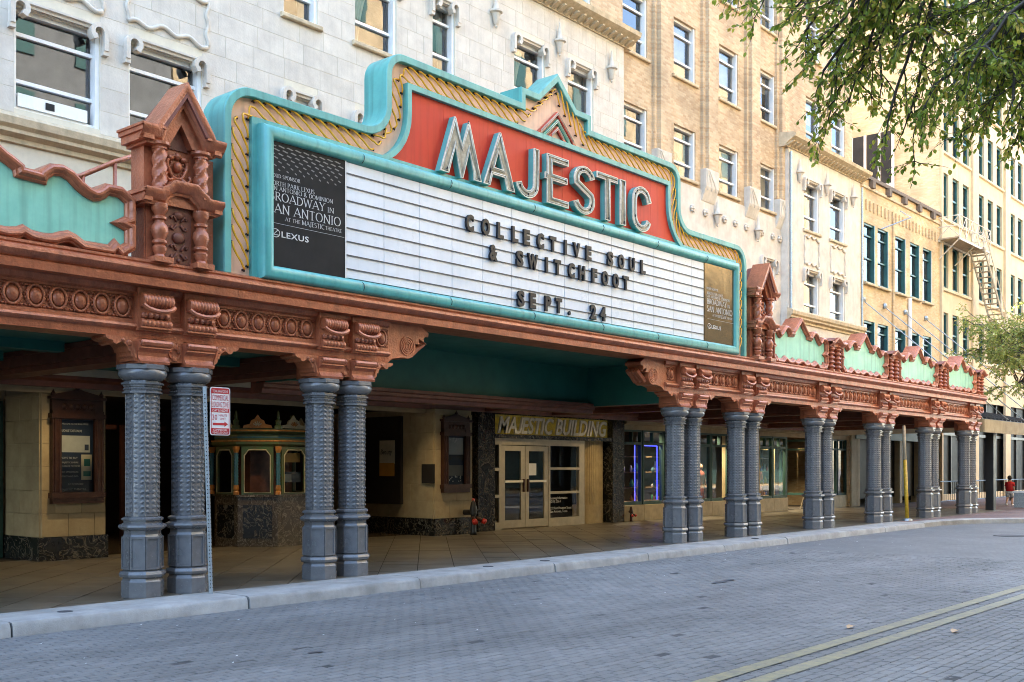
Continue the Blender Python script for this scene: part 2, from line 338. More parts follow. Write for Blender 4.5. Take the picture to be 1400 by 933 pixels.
def wall(mb, x0, x1, z0, z1, y, ops, depth=.3):
    """front face of a wall with openings and their reveals"""
    xs = sorted({x0, x1, *[a for o in ops for a in o[:2] if x0 < a < x1]}); zs = sorted({z0, z1, *[a for o in ops for a in o[2:4] if z0 < a < z1]})
    for i in range(len(xs) - 1):
        run = None
        for j in range(len(zs) - 1):
            cx, cz = (xs[i] + xs[i + 1]) / 2, (zs[j] + zs[j + 1]) / 2
            hole = any(o[0] < cx < o[1] and o[2] < cz < o[3] for o in ops)
            if not hole: mb.add([(xs[i], y, zs[j]), (xs[i + 1], y, zs[j]), (xs[i + 1], y, zs[j + 1]), (xs[i], y, zs[j + 1])], [(0, 1, 2, 3)])
    for a, b, c, d in [o[:4] for o in ops]:
        mb.add([(a, y, c), (b, y, c), (b, y, d), (a, y, d), (a, y + depth, c), (b, y + depth, c), (b, y + depth, d), (a, y + depth, d)],
               [(0, 1, 5, 4), (1, 2, 6, 5), (2, 3, 7, 6), (3, 0, 4, 7)])
    return mb

# =================================================================== ground, road, pavement
CX, CY, EYE = -15.68, -12.71, 1.676; CC, SS = math.cos(R(40.472)), math.sin(R(40.472))
def depth(x, y): return CC * (x - CX) + SS * (y - CY)
def lateral(x, y): return SS * (x - CX) - CC * (y - CY)
def seen(x, y, m=1.5): d = depth(x, y); return d > 5.0 and abs(lateral(x, y)) < .49 * d + m
g = MB().add([(-400, -400, -.3), (900, -400, -.3), (900, 400, -.3), (-400, 400, -.3)], [(0, 1, 2, 3)]).build('ground', 'ground_far'); g['kind'] = 'structure'
KX0, KX1 = -13.6, 7.0
road = MB()
road.add([(KX0, -15.2, -.157), (KX1, -15.2, -.157), (KX1, -1.0, -.157), (KX0, -1.0, -.157)], [(0, 1, 2, 3)])
road = road.build('road', 'mortar'); tag(road, 'grey brick paved street with faded double yellow line', 'road', kind='structure')
fr = MB()
for a, b, c, d in ((KX1 - .9, 160, -15.8, -.6), (-80, KX0, -15.8, -1.0), (KX0, KX1, -15.8, -15.2)): zz = -.1535 if a > 0 else -.151; fr.add([(a, c, zz), (b, c, zz), (b, d, zz), (a, d, zz)], [(0, 1, 2, 3)])
fr.build('brick_surface', 'road_far', road)
BW, BH = .206, .106; cells = []
for j in range(int(14.1 / BH)):
    y = -15.1 + j * BH
    for i in range(int((KX1 - KX0) / BW) - 1):
        x = KX0 + .03 + i * BW + (.5 * BW if j % 2 else 0)
        if seen(x, y, 1.2) and y < -1.17: cells.append((depth(x, y), x, y))
cells.sort()
def brick_geo(x, y, z, a, b, h, bev=.006):
    l, w_ = a / 2, b / 2
    return [(x - l, y - w_, z - .02), (x + l, y - w_, z - .02), (x + l, y + w_, z - .02), (x - l, y + w_, z - .02),
            (x - l, y - w_, z - bev), (x + l, y - w_, z - bev), (x + l, y + w_, z - bev), (x - l, y + w_, z - bev),
            (x - l + bev, y - w_ + bev, z), (x + l - bev, y - w_ + bev, z), (x + l - bev, y + w_ - bev, z), (x - l + bev, y + w_ - bev, z)]
BF = [(4, 0, 1, 5), (5, 1, 2, 6), (6, 2, 3, 7), (7, 3, 0, 4), (8, 4, 5, 9), (9, 5, 6, 10), (10, 6, 7, 11), (11, 7, 4, 8), (8, 9, 10, 11)]
pm = []
for q in range(4):
    me = bpy.data.meshes.new('brick'); me.from_pydata(brick_geo(0, 0, 0, BW - .008 - .003 * q, BH - .008 - .0025 * q, .03), [], BF); me.materials.append(MATS['road_brick']); pm.append(me)
for k, (d, x, y) in enumerate(cells[:300]):
    o = bpy.data.objects.new('brick', pm[k % 4]); COL.objects.link(o); o.parent = road
    o.location = (x, y, -.15 + random.uniform(-.003, .003)); o.rotation_euler = (random.gauss(0, .012), random.gauss(0, .008), random.gauss(0, .012))
mb = MB(); v = []; f = []
for d, x, y in cells[300:]:
    n = len(v); z = -.15 + random.uniform(-.0035, .002) - (.006 if random.random() < .012 else 0); t1, t2 = random.gauss(0, .012), random.gauss(0, .01)
    for p in brick_geo(x, y, z, BW - random.uniform(.005, .013), BH - random.uniform(.005, .013), .03): v.append((p[0], p[1], p[2] + (p[1] - y) * t1 + (p[0] - x) * t2 * .5))
    f += [tuple(i + n for i in q) for q in BF]
mb.v, mb.f = v, f; o = mb.build('paving_bricks', 'road_bricks', road); o['kind'] = 'stuff'
# worn double centre line, painted on the bricks in short worn pieces
for y0 in (-8.05, -8.38):
    ln = MB(); x = -12.
    while x < 120:
        l = .2 if x < 20 else 6; e = [random.uniform(0, .008) for _ in range(2)]
        ln.add([(x + .002, y0 - .085 + e[0], -.1435), (x + l - .002, y0 - .085 + e[0], -.1435), (x + l - .002, y0 + .085 - e[1], -.1435), (x + .002, y0 + .085 - e[1], -.1435)], [(0, 1, 2, 3)])
        x += l
    ln.build('centre_line', 'line_paint', road)
ml = MB(); ml.lathe((14.6, -4.3, -.149), [(.42, 0), (.42, .006), (.38, .008), (.36, .004), (0, .004)], 28, cap=False); ml.build('manhole_cover', 'asphalt', road, True, 30)
pt = MB()
for (x, y, s_) in ((-.6, -4.2, .32), (-.25, -4.15, .2), (.1, -2.9, .18), (-8.9, -4.4, .12)):
    n = 9; pts = [(x + s_ * math.cos(2 * math.pi * k / n) * random.uniform(.5, 1), y + .45 * s_ * math.sin(2 * math.pi * k / n) * random.uniform(.4, 1), -.1405) for k in range(n)]; pt.add(pts, [tuple(range(n))])
pt.build('tar_patch', 'asphalt', road)

# pavement: kerb stones, diamond slabs
side = MB()
kerb_path = [(17.2, -1.12), (18.6, -1.15), (19.8, -1.35), (20.8, -1.8), (21.9, -2.75), (23.6, -4.2), (26, -5.1), (30, -5.5), (160, -5.5)]
side.add([(-60, -.27, -.012), (29.0, -.27, -.012), (29.0, 14, -.012), (-60, 14, -.012)], [(0, 1, 2, 3)])
side = side.build('sidewalk', 'paving_joint'); tag(side, 'diamond paved sidewalk under the theatre canopy', 'sidewalk', kind='structure')
joints = [-26, -20, -16.5, -13.4, -10.4, -7.35, -4.25, -.95, 2.0, 5.0, 8.0, 11.0, 14.1, 17.2]
for a, b in zip(joints[:-1], joints[1:]):
    k = MB(); j = .012; dy = random.uniform(-.012, .012); dz = random.uniform(-.006, .006)
    prof = [(-1.16 + dy, -.32), (-1.13 + dy, -.05 + dz), (-1.105 + dy, -.012 + dz), (-1.06 + dy, dz), (-.27, 0), (-.27, -.32)]
    n = 10; vs = []
    for i in range(n + 1):
        x = a + j + (b - a - 2 * j) * i / n; q = random.gauss(0, .006)
        vs += [(x, y + (q if i not in (0, n) and m_ < 4 else 0), z + (random.gauss(0, .003) if 0 < m_ < 4 else 0)) for m_, (y, z) in enumerate(prof)]
    k.add(vs, [(i * 6 + t, (i + 1) * 6 + t, (i + 1) * 6 + (t + 1), i * 6 + t + 1) for i in range(n) for t in range(5)] + [tuple(range(6)), tuple(n * 6 + t for t in reversed(range(6)))])
    k.build('kerb_stone', 'kerb', side, True, 35)
MB().add([(-26, -1.09, -.02), (17.2, -1.09, -.02), (17.2, -.28, -.02), (-26, -.28, -.02)], [(0, 1, 2, 3)]).build('kerb_bedding', 'kerb_joint', side)
inner = offset(kerb_path, .45, False)
for i in range(len(kerb_path) - 1):
    (xa, ya), (xb, yb), (xc, yc), (xd, yd) = kerb_path[i], kerb_path[i + 1], inner[i + 1], inner[i]
    k = MB(); k.add([(xa, ya, -.32), (xb, yb, -.32), (xb, yb, -.02), (xa, ya, -.02), (xa + (xd - xa) * .08, ya + (yd - ya) * .08, .002), (xb + (xc - xb) * .08, yb + (yc - yb) * .08, .002), (xc, yc, .002), (xd, yd, .002)], [(0, 1, 2, 3), (3, 2, 5, 4), (4, 5, 6, 7)])
    k.build('kerb_stone', 'kerb', side)
ap = MB(); ip = inner + [(160, 5.8), (29.0, 5.8), (29.0, -.27), (17.2, -.27)]
tr = tessellate_polygon([[Vector((x, y, 0)) for x, y in ip]]); ap.add([(x, y, -.001) for x, y in ip], [t for t in tr]); ap.build('brick_apron', 'apron_paving', side)
def clip(poly, ax, val, keep_less):
    out = []
    for i in range(len(poly)):
        p, q = poly[i - 1], poly[i]; ip_ = (p[ax] < val) == keep_less; iq = (q[ax] < val) == keep_less
        if ip_ != iq:
            t = (val - p[ax]) / (q[ax] - p[ax]); out.append((p[0] + (q[0] - p[0]) * t, p[1] + (q[1] - p[1]) * t))
        if iq: out.append(q)
    return out
S2 = .87; slabs = []
for i in range(-30, 60):
    for j in range(-30, 40):
        cx = (i + j) * S2 / 2 - .05; cy = (i - j) * S2 / 2 + .1
        if -12 < cx < 29 and -1 < cy < 7 and seen(cx, cy, 1.5):
            h = S2 / 2 - .011; p = [(cx - h, cy), (cx, cy - h), (cx + h, cy), (cx, cy + h)]
            for ax, val, kl in ((1, -.275, False), (1, 6.5, True), (0, 28.9, True)):
                p = clip(p, ax, val, kl) if p else p
            if len(p) >= 3: slabs.append((depth(cx, cy), p))
slabs.sort(key=lambda t: t[0]); rest = MB()
for k, (d, p) in enumerate(slabs):
    n = len(p); m_ = MB() if k < 300 else rest; z = random.uniform(-.002, .002)
    m_.add([(x, y, z) for x, y in p] + [(x, y, -.012) for x, y in p], [tuple(range(n))] + [(i, n + i, n + (i + 1) % n, (i + 1) % n) for i in range(n)])
    if k < 300: m_.build('paving_slab', 'paving', side)
if rest.v: o = rest.build('paving_slabs', 'paving', side); o['kind'] = 'stuff'
for x, y in ((-9.6, -.72), (-2.2, -.68), (7.2, -.7), (-.7, -.7)):
    k = MB().lathe((x, y, .001), [(.09, 0), (.09, .006), (.075, .008), (0, .006)], 16, cap=False).build('valve_cover', 'asphalt', side)

# =================================================================== theatre building
YW, YB = 5.6, 5.95
th = empty('theatre_building', (0, 5.6, 0), 'tall theatre building with cream stone wings and tan brick centre behind the canopy', 'building')
def window(par, x0, x1, z0, z1, yw, rails=(.30, .76), fm='window_white', curtain=0, hood=0, sill=True, fw=.075, gl='glass_upper', shade=0):
    f = MB(); y0, y1 = yw + .10, yw + .26
    f.box(x0, x0 + fw, y0, y1, z0, z1); f.box(x1 - fw, x1, y0 - .06, y1, z0, z1); f.box(x0 + fw, x1 - fw, y0 + .003, y1, z0, z0 + fw); f.box(x0 + fw, x1 - fw, y0 + .003, y1, z1 - fw, z1)
    zz = [z0 + fw] + [z0 + (z1 - z0) * r for r in rails] + [z1 - fw]
    for r in zz[1:-1]: f.box(x0 + fw, x1 - fw, y0 + .04, y1 - .02, r - .032, r + .032)
    wn = f.build('window', fm, par)
    for a, b in zip(zz[:-1], zz[1:]):
        MB().add([(x0 + fw, y1 - .05, a), (x1 - fw, y1 - .05, a), (x1 - fw, y1 - .05, b), (x0 + fw, y1 - .05, b)], [(0, 1, 2, 3)]).build('pane', gl, wn)
    if curtain:
        for sgn in ((-1, 1) if curtain == 2 else (curtain,)):
            c = MB(); n = 26; m_ = 10; W = (x1 - x0) - 2 * fw; vs = []
            for j in range(m_ + 1):
                t = j / m_; wd = W * (.30 + .34 * t ** 1.6) if curtain != 2 else W * (.22 + .2 * t ** 1.5)
                for i in range(n + 1):
                    u = i / n; vs.append(((x0 + fw + wd * u) if sgn < 0 else (x1 - fw - wd * u), yw + .38 + .035 * math.sin(u * 40 + t), z0 + .02 + (z1 - z0 - .04) * t))
            c.add(vs, [(j * (n + 1) + i, j * (n + 1) + i + 1, (j + 1) * (n + 1) + i + 1, (j + 1) * (n + 1) + i) for j in range(m_) for i in range(n)]); c.build('curtain', 'curtain', wn, True)
    if shade:
        c = MB(); n = int((z1 - z0) * shade / .05)
        for i in range(n): z = z1 - fw - .05 * i; c.add([(x0 + fw, yw + .36, z), (x1 - fw, yw + .36, z), (x1 - fw, yw + .39, z - .045), (x0 + fw, yw + .39, z - .045)], [(0, 1, 2, 3)])
        c.build('blind', 'blind', wn)
    if sill: MB().cbox(x0 - .1, x1 + .1, yw - .09, yw + .1, z0 - .11, z0 - .003, .02).build('sill', 'stone_trim', wn)
    if hood:
        h = MB()
        h.prism_x([(yw + .02, z1 + .01), (yw - .04, z1 + .01), (yw - .05, z1 + .05), (yw - .09, z1 + .07), (yw - .09, z1 + .11), (yw + .02, z1 + .13)], x0 + .2, x1 - .2)
        for sg, xe in ((1, x0), (-1, x1)):
            pa = [(xe - sg * .07, z1 - .34), (xe - sg * .07, z1 - .06)] + [(xe + sg * .06 + sg * .13 * math.cos(R(a)), z1 - .03 + .13 * math.sin(R(a))) for a in (165, 140, 115, 90, 65, 40, 15, -15, -45)] + [(xe + sg * .1, z1 - .1)]
            rb = offset(pa, .042, False) + offset(pa, -.042, False)[::-1]; ar = sum(rb[k - 1][0] * rb[k][1] - rb[k][0] * rb[k - 1][1] for k in range(len(rb)))
            h.solid([rb if ar > 0 else rb[::-1]], yw - .12, yw + .05, back=True)
            h.box(xe - sg * .07 - .055, xe - sg * .07 + .055, yw - .1, yw + .04, z1 - .42, z1 - .34)
        h.build('hood', 'stone', wn, True, 30)
    return wn
WL = [(-13.5, -11.95), (-10.6, -9.1), (-7.29, -5.74), (-5.17, -3.61), (-1.62, -.72), (.35, 1.62), (2.82, 3.6), (5.87, 7.16), (8.2, 9.4)]
BRX = [(11.39, 12.75), (14.31, 15.68), (17.26, 18.6), (20.21, 21.45)]
RWX = [(23.17, 24.54), (25.57, 27.0)]
opsL = [(a, b, z0, z1) for a, b in WL for z0, z1 in ((7.8, 9.56), (11.25, 13.02))]
m_ = MB(); wall(m_, -30, 10.95, 3.3, 14.25, YW + .005, opsL, .35); m_.add([(10.95, YW + .005, 3.3), (10.95, YB + .02, 3.3), (10.95, YB + .02, 14.25), (10.95, YW + .005, 14.25)], [(0, 1, 2, 3)]); m_.build('wing_wall', 'stone_joint', th)
# ashlar blocks of the wing, each its own piece; beyond them the courses are too fine to tell apart
zc = 7.72; row = 0; nb = 0
while zc < 14.2:
    ch = .43; iv = [(-8.6, 6.0)]
    segs = []
    cuts = sorted((a, b) for a, b, c, d in opsL if c < zc + ch - .005 and d > zc + .005)
    x = -8.6
    for a, b in cuts:
        if a > x and a < 10.95: segs.append((x, min(a, 10.95)))
        x = max(x, b)
    segs.append((x, 10.95)); segs = [(max(a, -8.6), b) for a, b in segs if b > -8.6]
    for a, b in segs:
        x = a; first = True
        while x < b - .01:
            l = random.choice((.52, .66, .8, .95)) * (.55 if first and row % 2 else 1); x2 = min(b, x + l)
            if b - x2 < .22: x2 = b
            Zt = zc
            if nb < 296 and (EYE + 655 * depth(x, YW) / 1465) > Zt and x < 5.6:
                MB().cbox(x + .004, x2 - .004, YW, YW + .02, zc + .004, zc + ch - .004, .002).build('stone_block', 'stone_block', th); nb += 1
            else:
                rest.v and None
                MBX = globals().setdefault('REST', MB()); MBX.cbox(x + .004, x2 - .004, YW, YW + .02, zc + .004, zc + ch - .004, .002)
            x = x2; first = False
    zc += ch; row += 1
o = REST.build('stone_blocks', 'stone', th); o['kind'] = 'stuff'
for k, (a, b) in enumerate(WL):
    for z0, z1, r_ in ((7.8, 9.56, 1), (11.25, 13.02, 2)):
        cur = 0 if (r_ == 1 or k < 4) else (-1 if k % 2 else 2)
        window(th, a, b, z0, z1, YW, curtain=cur, hood=(b - a > .7), sill=(r_ == 2), shade=0)
# window unit in the first visible window
ac = MB().box(-7.2, -5.95, YW + .06, YW + .2, 7.88, 8.1).build('infill_panel', 'window_white', th); MB().box(-6.72, -6.56, YW + .05, YW + .1, 7.93, 8.05).build('vent', 'room_dark', ac)
# string course and cornices
SC = [(YW, 7.18), (YW - .05, 7.2), (YW - .05, 7.28), (YW - .16, 7.34), (YW - .16, 7.40), (YW - .22, 7.46), (YW - .24, 7.58), (YW - .2, 7.64), (YW, 7.7)]
MB().prism_x(SC, -30, 11.05).build('string_course', 'stone_trim', th)
MB().prism_x(SC, 21.75, 28.75).build('string_course', 'stone_trim', th)
def cornice(x0, x1, z):
    c = MB().prism_x([(YB, z), (YW - .06, z), (YW - .06, z + .08), (YW - .16, z + .16), (YW - .42, z + .30), (YW - .45, z + .42), (YW - .3, z + .47), (YB, z + .55)], x0, x1).build('cornice', 'stone_trim', th)
    n = int((x1 - x0) / .3)
    d = MB(); d.add([(0, 0, 0), (.17, 0, 0), (.17, 0, .16), (0, 0, .16), (.04, -.24, .16), (.13, -.24, .16), (.04, -.24, .12), (.13, -.24, .12)], [(0, 1, 7, 6), (1, 2, 5, 7), (2, 3, 4, 5), (3, 0, 6, 4), (4, 6, 7, 5)])
    d0 = d.build('dentil', 'stone_trim', c, local=True); d0.location = (x0 + .06, YW - .07 - 5.6, z + .02)
    for i in range(1, n): q = bpy.data.objects.new('dentil', d0.data); COL.objects.link(q); q.parent = c; q.location = (x0 + .06 + i * (x1 - x0 - .1) / n, YW - .07 - 5.6, z + .02)
cornice(-2, 11.25, 14.25); cornice(21.55, 28.85, 13.75)
# relief panels between the storeys
def relief(x0, x1, z0, z1):
    p = MB(); n = 24
    for zz, s_ in ((z0, 1), (z1, 1)):
        p.tube([(x0 + (x1 - x0) * i / n, YW - .02, zz + .05 * math.sin(i / n * 6 * math.pi) * s_ + .07 * (1 - abs(2 * i / n - 1))) for i in range(n + 1)], .045, 6)
    for xx in (x0, x1): p.tube([(xx + .03 * math.sin(i * 1.3), YW - .015, z0 + (z1 - z0) * i / 12) for i in range(13)], .035, 6)
    return p.build('relief_panel', 'stone', th, True)
for a, b in ((-7.35, -5.7), (-5.2, -3.5), (23.2, 24.5), (25.6, 27.0)): relief(a, b, 9.95 if a < 0 else 9.55, 10.85 if a < 0 else 10.6)
# corbel finials and rosettes
cb = MB(); cb.lathe((0, 0, 0), [(.015, -.42), (.045, -.38), (.025, -.35), (.07, -.3), (.09, -.15), (.125, -.045), (.18, -.015), (.18, .035), (.1, .045), (.08, .08), (.045, .34), (.02, .5), (0, .55)], 10, cap=False)
c0 = cb.build('corbel_finial', 'stone', th, True, 40, True); c0.location = (2.0, YW - .06 - 5.6, 13.3)
for x, y, z in ((5.05, YW, 13.4), (7.72, YW, 13.45), (10.2, YW, 13.4), (22.66, YW, 12.95), (25.1, YW, 12.95), (27.7, YW, 12.95), (16.9, YB - .06, 10.35), (19.85, YB - .06, 10.3), (13.6, YB - .06, 10.35)):
    q = bpy.data.objects.new('corbel_finial', c0.data); COL.objects.link(q); q.parent = th; q.location = (x, y - .08 - 5.6, z)
ro = MB(); ro.lathe((0, 0, 0), [(.0, 0)], 3, cap=False)
ro = MB(); n = 12
for k in range(6): a = k * math.pi / 3; ro.ball((.085 * math.cos(a), 0, .085 * math.sin(a)), .06, .05, .06, 6, 4)
ro.ball((0, -.04, 0), .05, .04, .05, 6, 4); r0 = ro.build('rosette', 'stone', th, True, None, True); r0.location = (12.2, YB - .08 - 5.6, 10.4)
for x in (13.0, 14.4, 15.37, 16.22, 17.52, 18.3, 19.1, 20.27, 21.14, 21.7):
    q = bpy.data.objects.new('rosette', r0.data); COL.objects.link(q); q.parent = th; q.location = (x, YB - .08 - 5.6, 10.3)
# brick centre and upper storeys
rowsB = [(11.25, 12.9), (14.5, 16.38), (17.95, 19.8), (21.4, 23.2)]
opsB = [(a, b, z0, z1) for a, b in BRX for z0, z1 in rowsB[1:]] + [(a, b, 11.25, 12.9) for a, b in BRX]
upx = BRX + [(24.08, 25.42), (26.5, 27.85), (5.6, 6.95), (8.4, 9.75)]
opsU = [(a, b, z0, z1) for a, b in upx for z0, z1 in rowsB[1:]]
m_ = MB(); wall(m_, 10.9, 21.9, 11.05, 14.3, YB, [(a, b, 11.25, 12.9) for a, b in BRX], .3); wall(m_, -60, 28.6, 14.3, 46, YB, opsU, .3); m_.build('brick_wall', 'brick_tan', th)
low = [(a + .05, b - .05, 7.6, 9.35) for a, b in BRX[1:]]
m_ = MB(); wall(m_, 10.9, 21.9, 3.3, 11.05, YB - .04, low, .34); m_.add([(10.9, YB - .04, 11.05), (21.9, YB - .04, 11.05), (21.9, YB, 11.05), (10.9, YB, 11.05)], [(0, 1, 2, 3)]); m_.build('lower_wall', 'stone', th)
for k, (a, b) in enumerate(BRX):
    window(th, a, b, 11.25, 12.9, YB, curtain=(-1, 2, 1, 2)[k], shade=(0, .4, .55, .5)[k])
for a, b, c, d in low: window(th, a, b, c, d, YB - .04, hood=1, curtain=2, sill=False)
for k, (a, b, c, d) in enumerate(opsU): window(th, a, b, c, d, YB, curtain=(0, 2, 1)[k % 3], shade=(.0, .75, .45, .9, .3)[k % 5])
for k, x in enumerate((13.2, 16.2, 19.25, 21.62)):
    w_ = .62 if k < 3 else .3; top = 46
    p = MB(); p.box(x, x + w_, YB - .22, YB + .02, 11.75, top); p.box(x - .18, x, YB - .1, YB + .02, 11.75, top); p = p.build('pilaster', 'brick_tan', th)
    b_ = MB(); b_.prism_x([(YB + .02, 11.75), (YB + .02, 10.6), (YB - .06, 10.7), (YB - .225, 11.15), (YB - .235, 11.75)], x - .2, x + w_ + .01)
    for q in range(3): b_.tube([(x - .16 + q * .08, YB - .235, 11.7), (x - .1 + q * .2, YB - .235, 11.35), (x - .05 + q * .28, YB - .2, 11.05)], .025, 6)
    b_.build('pilaster_base', 'stone', p)
# right wing
opsR = [(a, b, z0, z1) for a, b in RWX for z0, z1 in ((7.5, 9.28), (10.9, 12.78))]
m_ = MB(); wall(m_, 21.85, 28.6, 3.3, 13.75, YW, opsR, .35)
for x in (21.85, 28.6): m_.add([(x, YW, 3.3), (x, YB + .3, 3.3), (x, YB + .3, 13.75), (x, YW, 13.75)], [(0, 3, 2, 1) if x < 25 else (0, 1, 2, 3)])
m_.build('wing_wall', 'stone', th)
for k, (a, b, c, d) in enumerate(opsR): window(th, a, b, c, d, YW, curtain=(1, 2, 2, 0)[k], hood=1, sill=(c > 10))
for x, y in ((21.95, YW - .07), (28.75, YW - .02)): MB().tube([(x, y, 3.6), (x, y, 13.6)], .05, 8).build('drainpipe', 'galv', th)
# mass of the house behind the walls (rooms end in darkness), roof
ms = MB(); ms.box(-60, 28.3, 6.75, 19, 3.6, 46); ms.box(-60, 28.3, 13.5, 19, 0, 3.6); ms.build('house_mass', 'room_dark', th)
MB().box(-60, 28.6, YB + .01, 19, 46, 46.7).build('roof', 'stone_trim', th)
m_ = MB(); m_.box(28.3, 28.6, YB + .02, 19, 0, 46); m_.build('side_wall', 'brick_tan', th)

# ------------------------------------------------------------------ ground floor of the theatre
def plate(x0, x1, z0, z1, y): return MB().add([(x0, y, z0), (x1, y, z0), (x1, y, z1), (x0, y, z1)], [(0, 1, 2, 3)])
def ashlar(par, x0, x1, z0, z1, y, cw=.5, ch=.42, ax='x', mt='ground_stone', skip=()):
    z = z0; r_ = 0
    while z < z1 - .05:
        zt = min(z1, z + ch); x = x0; first = True
        while x < x1 - .02:
            x2 = min(x1, x + cw * (.5 if first and r_ % 2 else 1)); x2 = x1 if x1 - x2 < .15 else x2; b_ = MB()
            b_.cbox(x + .003, x2 - .003, 0, .04, z + .003, zt - .003, .004)
            if ax == 'x': b_.v = [(p[0], y + p[1], p[2]) for p in b_.v]
            else: b_.v = [(y + p[1], p[0], p[2]) for p in b_.v]; b_.f = [t[::-1] for t in b_.f]
            b_.build('stone_block', mt, par); x = x2; first = False
        z = zt; r_ += 1
gf = MB()
gf.box(-30, -6.62, 7.45, 7.6, 0, 3.3); gf.box(-6.6, -5.42, 6.06, 7.6, 0, 3.1)            # far left wall, left pier core
gf.box(2.96, 4.26, 5.66, 9.5, 0, 3.1); gf.box(4.26, 5.0, 6.35, 6.6, 0, 3.3)                                                     # right pier core
gf.box(-30, 29, 5.98, 6.9, 3.3, 3.62)
gf.build('ground_wall', 'ground_stone', th)
lt = MB(); LTP = [(6.0, 3.0), (5.96, 3.0), (5.96, 3.12), (5.9, 3.16), (5.9, 3.24), (5.84, 3.3), (5.84, 3.42), (6.0, 3.42)]
for a, b in ((-30, 4.3), (11.6, 28.9)): MB().prism_x(LTP, a, b).build('lintel', 'ground_stone', th)
ashlar(th, -6.62, -5.4, .42, 3.0, 6.02); ashlar(th, 6.06, 7.44, .42, 3.0, -6.64, ax='y')
ashlar(th, 2.92, 4.26, .42, 3.0, 5.62); ashlar(th, 5.66, 6.25, .42, 3.0, 2.90, ax='y'); ashlar(th, 6.25, 9.4, .42, 3.0, 2.94, ax='y')
for q in ((-6.68, -5.37, 5.98, 7.5), (2.86, 4.28, 5.57, 9.5)): MB().box(*q, 0, .42).build('plinth', 'marble_black', th)
dr = MB().box(-8.0, -6.7, 7.35, 7.44, 0, 2.9).build('door', 'store_green', th); MB().ball((-6.85, 7.32, 1.05), .035).build('handle', 'metal_letter', dr)
# lobby: floor, walls, ceiling
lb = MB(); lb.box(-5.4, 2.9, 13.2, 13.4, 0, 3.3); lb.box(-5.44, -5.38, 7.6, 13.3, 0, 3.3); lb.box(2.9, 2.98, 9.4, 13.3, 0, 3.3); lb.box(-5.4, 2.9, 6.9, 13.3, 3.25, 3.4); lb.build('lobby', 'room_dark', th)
MB().add([(-5.4, 6.5, .0), (2.9, 6.5, 0), (2.9, 13.3, 0), (-5.4, 13.3, 0)], [(0, 1, 2, 3)]).build('lobby_floor', 'marble_brown', th)
for x in (-4.6, -3.4, .3, 1.5): MB().box(x, x + .08, 9.0, 9.08, 0, 2.5).box(x, x + 1.1, 9.0, 9.08, 2.5, 2.6).build('lobby_door', 'bronze', th)
# black panel on the lobby corner, framed poster further in
MB().box(2.86, 2.9, 5.6, 6.02, 1.28, 1.75).build('wall_plaque', 'socket', th)

# entrance portal of black marble with lettering
po = MB(); po.box(4.9, 5.56, 6.0, 6.5, 0, 3.4); po.box(10.94, 11.56, 6.0, 6.5, 0, 3.4); po.box(5.56, 10.94, 6.0, 6.5, 3.08, 3.38); po.box(5.56, 10.94, 6.02, 6.5, 2.45, 2.56)
po = po.build('portal', 'marble_black', th)
MB().box(5.56, 10.94, 6.2, 6.3, 2.56, 3.08).build('sign_recess', 'gold_back', po)
gb = MATS['gold_back'].node_tree; pb_ = gb.nodes['Principled BSDF']; gb.links.new(pb_.inputs['Base Color'].links[0].from_socket, pb_.inputs['Emission Color']); pb_.inputs['Emission Strength'].default_value = .007   # backlit sign
tx = MB(); TK = dict(ext=.025, off=.012, shear=.28)
def tw_(t): v = text_mesh(t, .62, **TK)[0]; return max(p[0] for p in v) - min(p[0] for p in v)
wa, wb = tw_('MA'), tw_('ESTIC BUILDING'); kx = (4.95 - .20) / (wa + wb); xj = 5.72 + wa * kx
put_text(tx, 'MA', 5.72, 6.05, 2.6, .62, fit=wa * kx, **TK); put_text(tx, 'ESTIC BUILDING', xj + .20, 6.05, 2.6, .62, fit=wb * kx, **TK)
jp = [(xj + .135, 3.03), (xj + .135, 2.72)] + [(xj + .045 + .09 * math.cos(R(a)), 2.70 + .09 * math.sin(R(a))) for a in range(-15, -166, -25)]
jp = [(x + .28 * (z - 2.6), z) for x, z in jp]; jr = offset(jp, .03, False) + offset(jp, -.03, False)[::-1]
ar = sum(jr[k - 1][0] * jr[k][1] - jr[k][0] * jr[k - 1][1] for k in range(len(jr))); tx.solid([jr if ar > 0 else jr[::-1]], 6.022, 6.078)
tx.build('lettering', 'metal_letter', po)
en = MB(); Y0 = 6.12
for a, b, c, d in ((5.56, 9.68, 2.28, 2.45), (5.56, 5.64, 0, 2.28), (5.86, 5.95, 0, 2.28), (7.98, 8.06, 0, 2.28), (9.42, 9.68, 0, 2.28), (5.64, 5.86, 1.58, 1.66), (5.64, 5.86, .86, .94), (5.64, 5.86, 0, .2), (8.06, 9.42, 1.6, 1.67), (8.06, 9.42, .92, .99), (8.06, 9.42, 0, .24)): en.box(a, b, Y0, Y0 + .09, c, d)
en = en.build('entrance_frame', 'door_metal', th)
for a, b in ((5.96, 6.95), (6.97, 7.97)):
    d_ = MB()
    for p, q, c, d in ((a, a + .15, .03, 2.26), (b - .17, b, .03, 2.26), (a + .15, b - .17, .03, .24), (a + .15, b - .17, 2.12, 2.26)): d_.box(p, q, Y0 + .01, Y0 + .06, c, d)
    d_ = d_.build('door', 'door_metal', th); plate(a + .15, b - .17, .24, 2.12, Y0 + .035).build('pane', 'glass_store', d_)
    MB().box(a + .12, b - .12, Y0 - .03, Y0 + .0, 1.26, 1.32).build('push_bar', 'metal_letter', d_)
    hx = b - .08 if a < 6.5 else a + .08; MB().box(hx - .025, hx + .025, Y0 - .05, Y0 + .008, 1.0, 1.35).build('handle', 'bronze', d_)
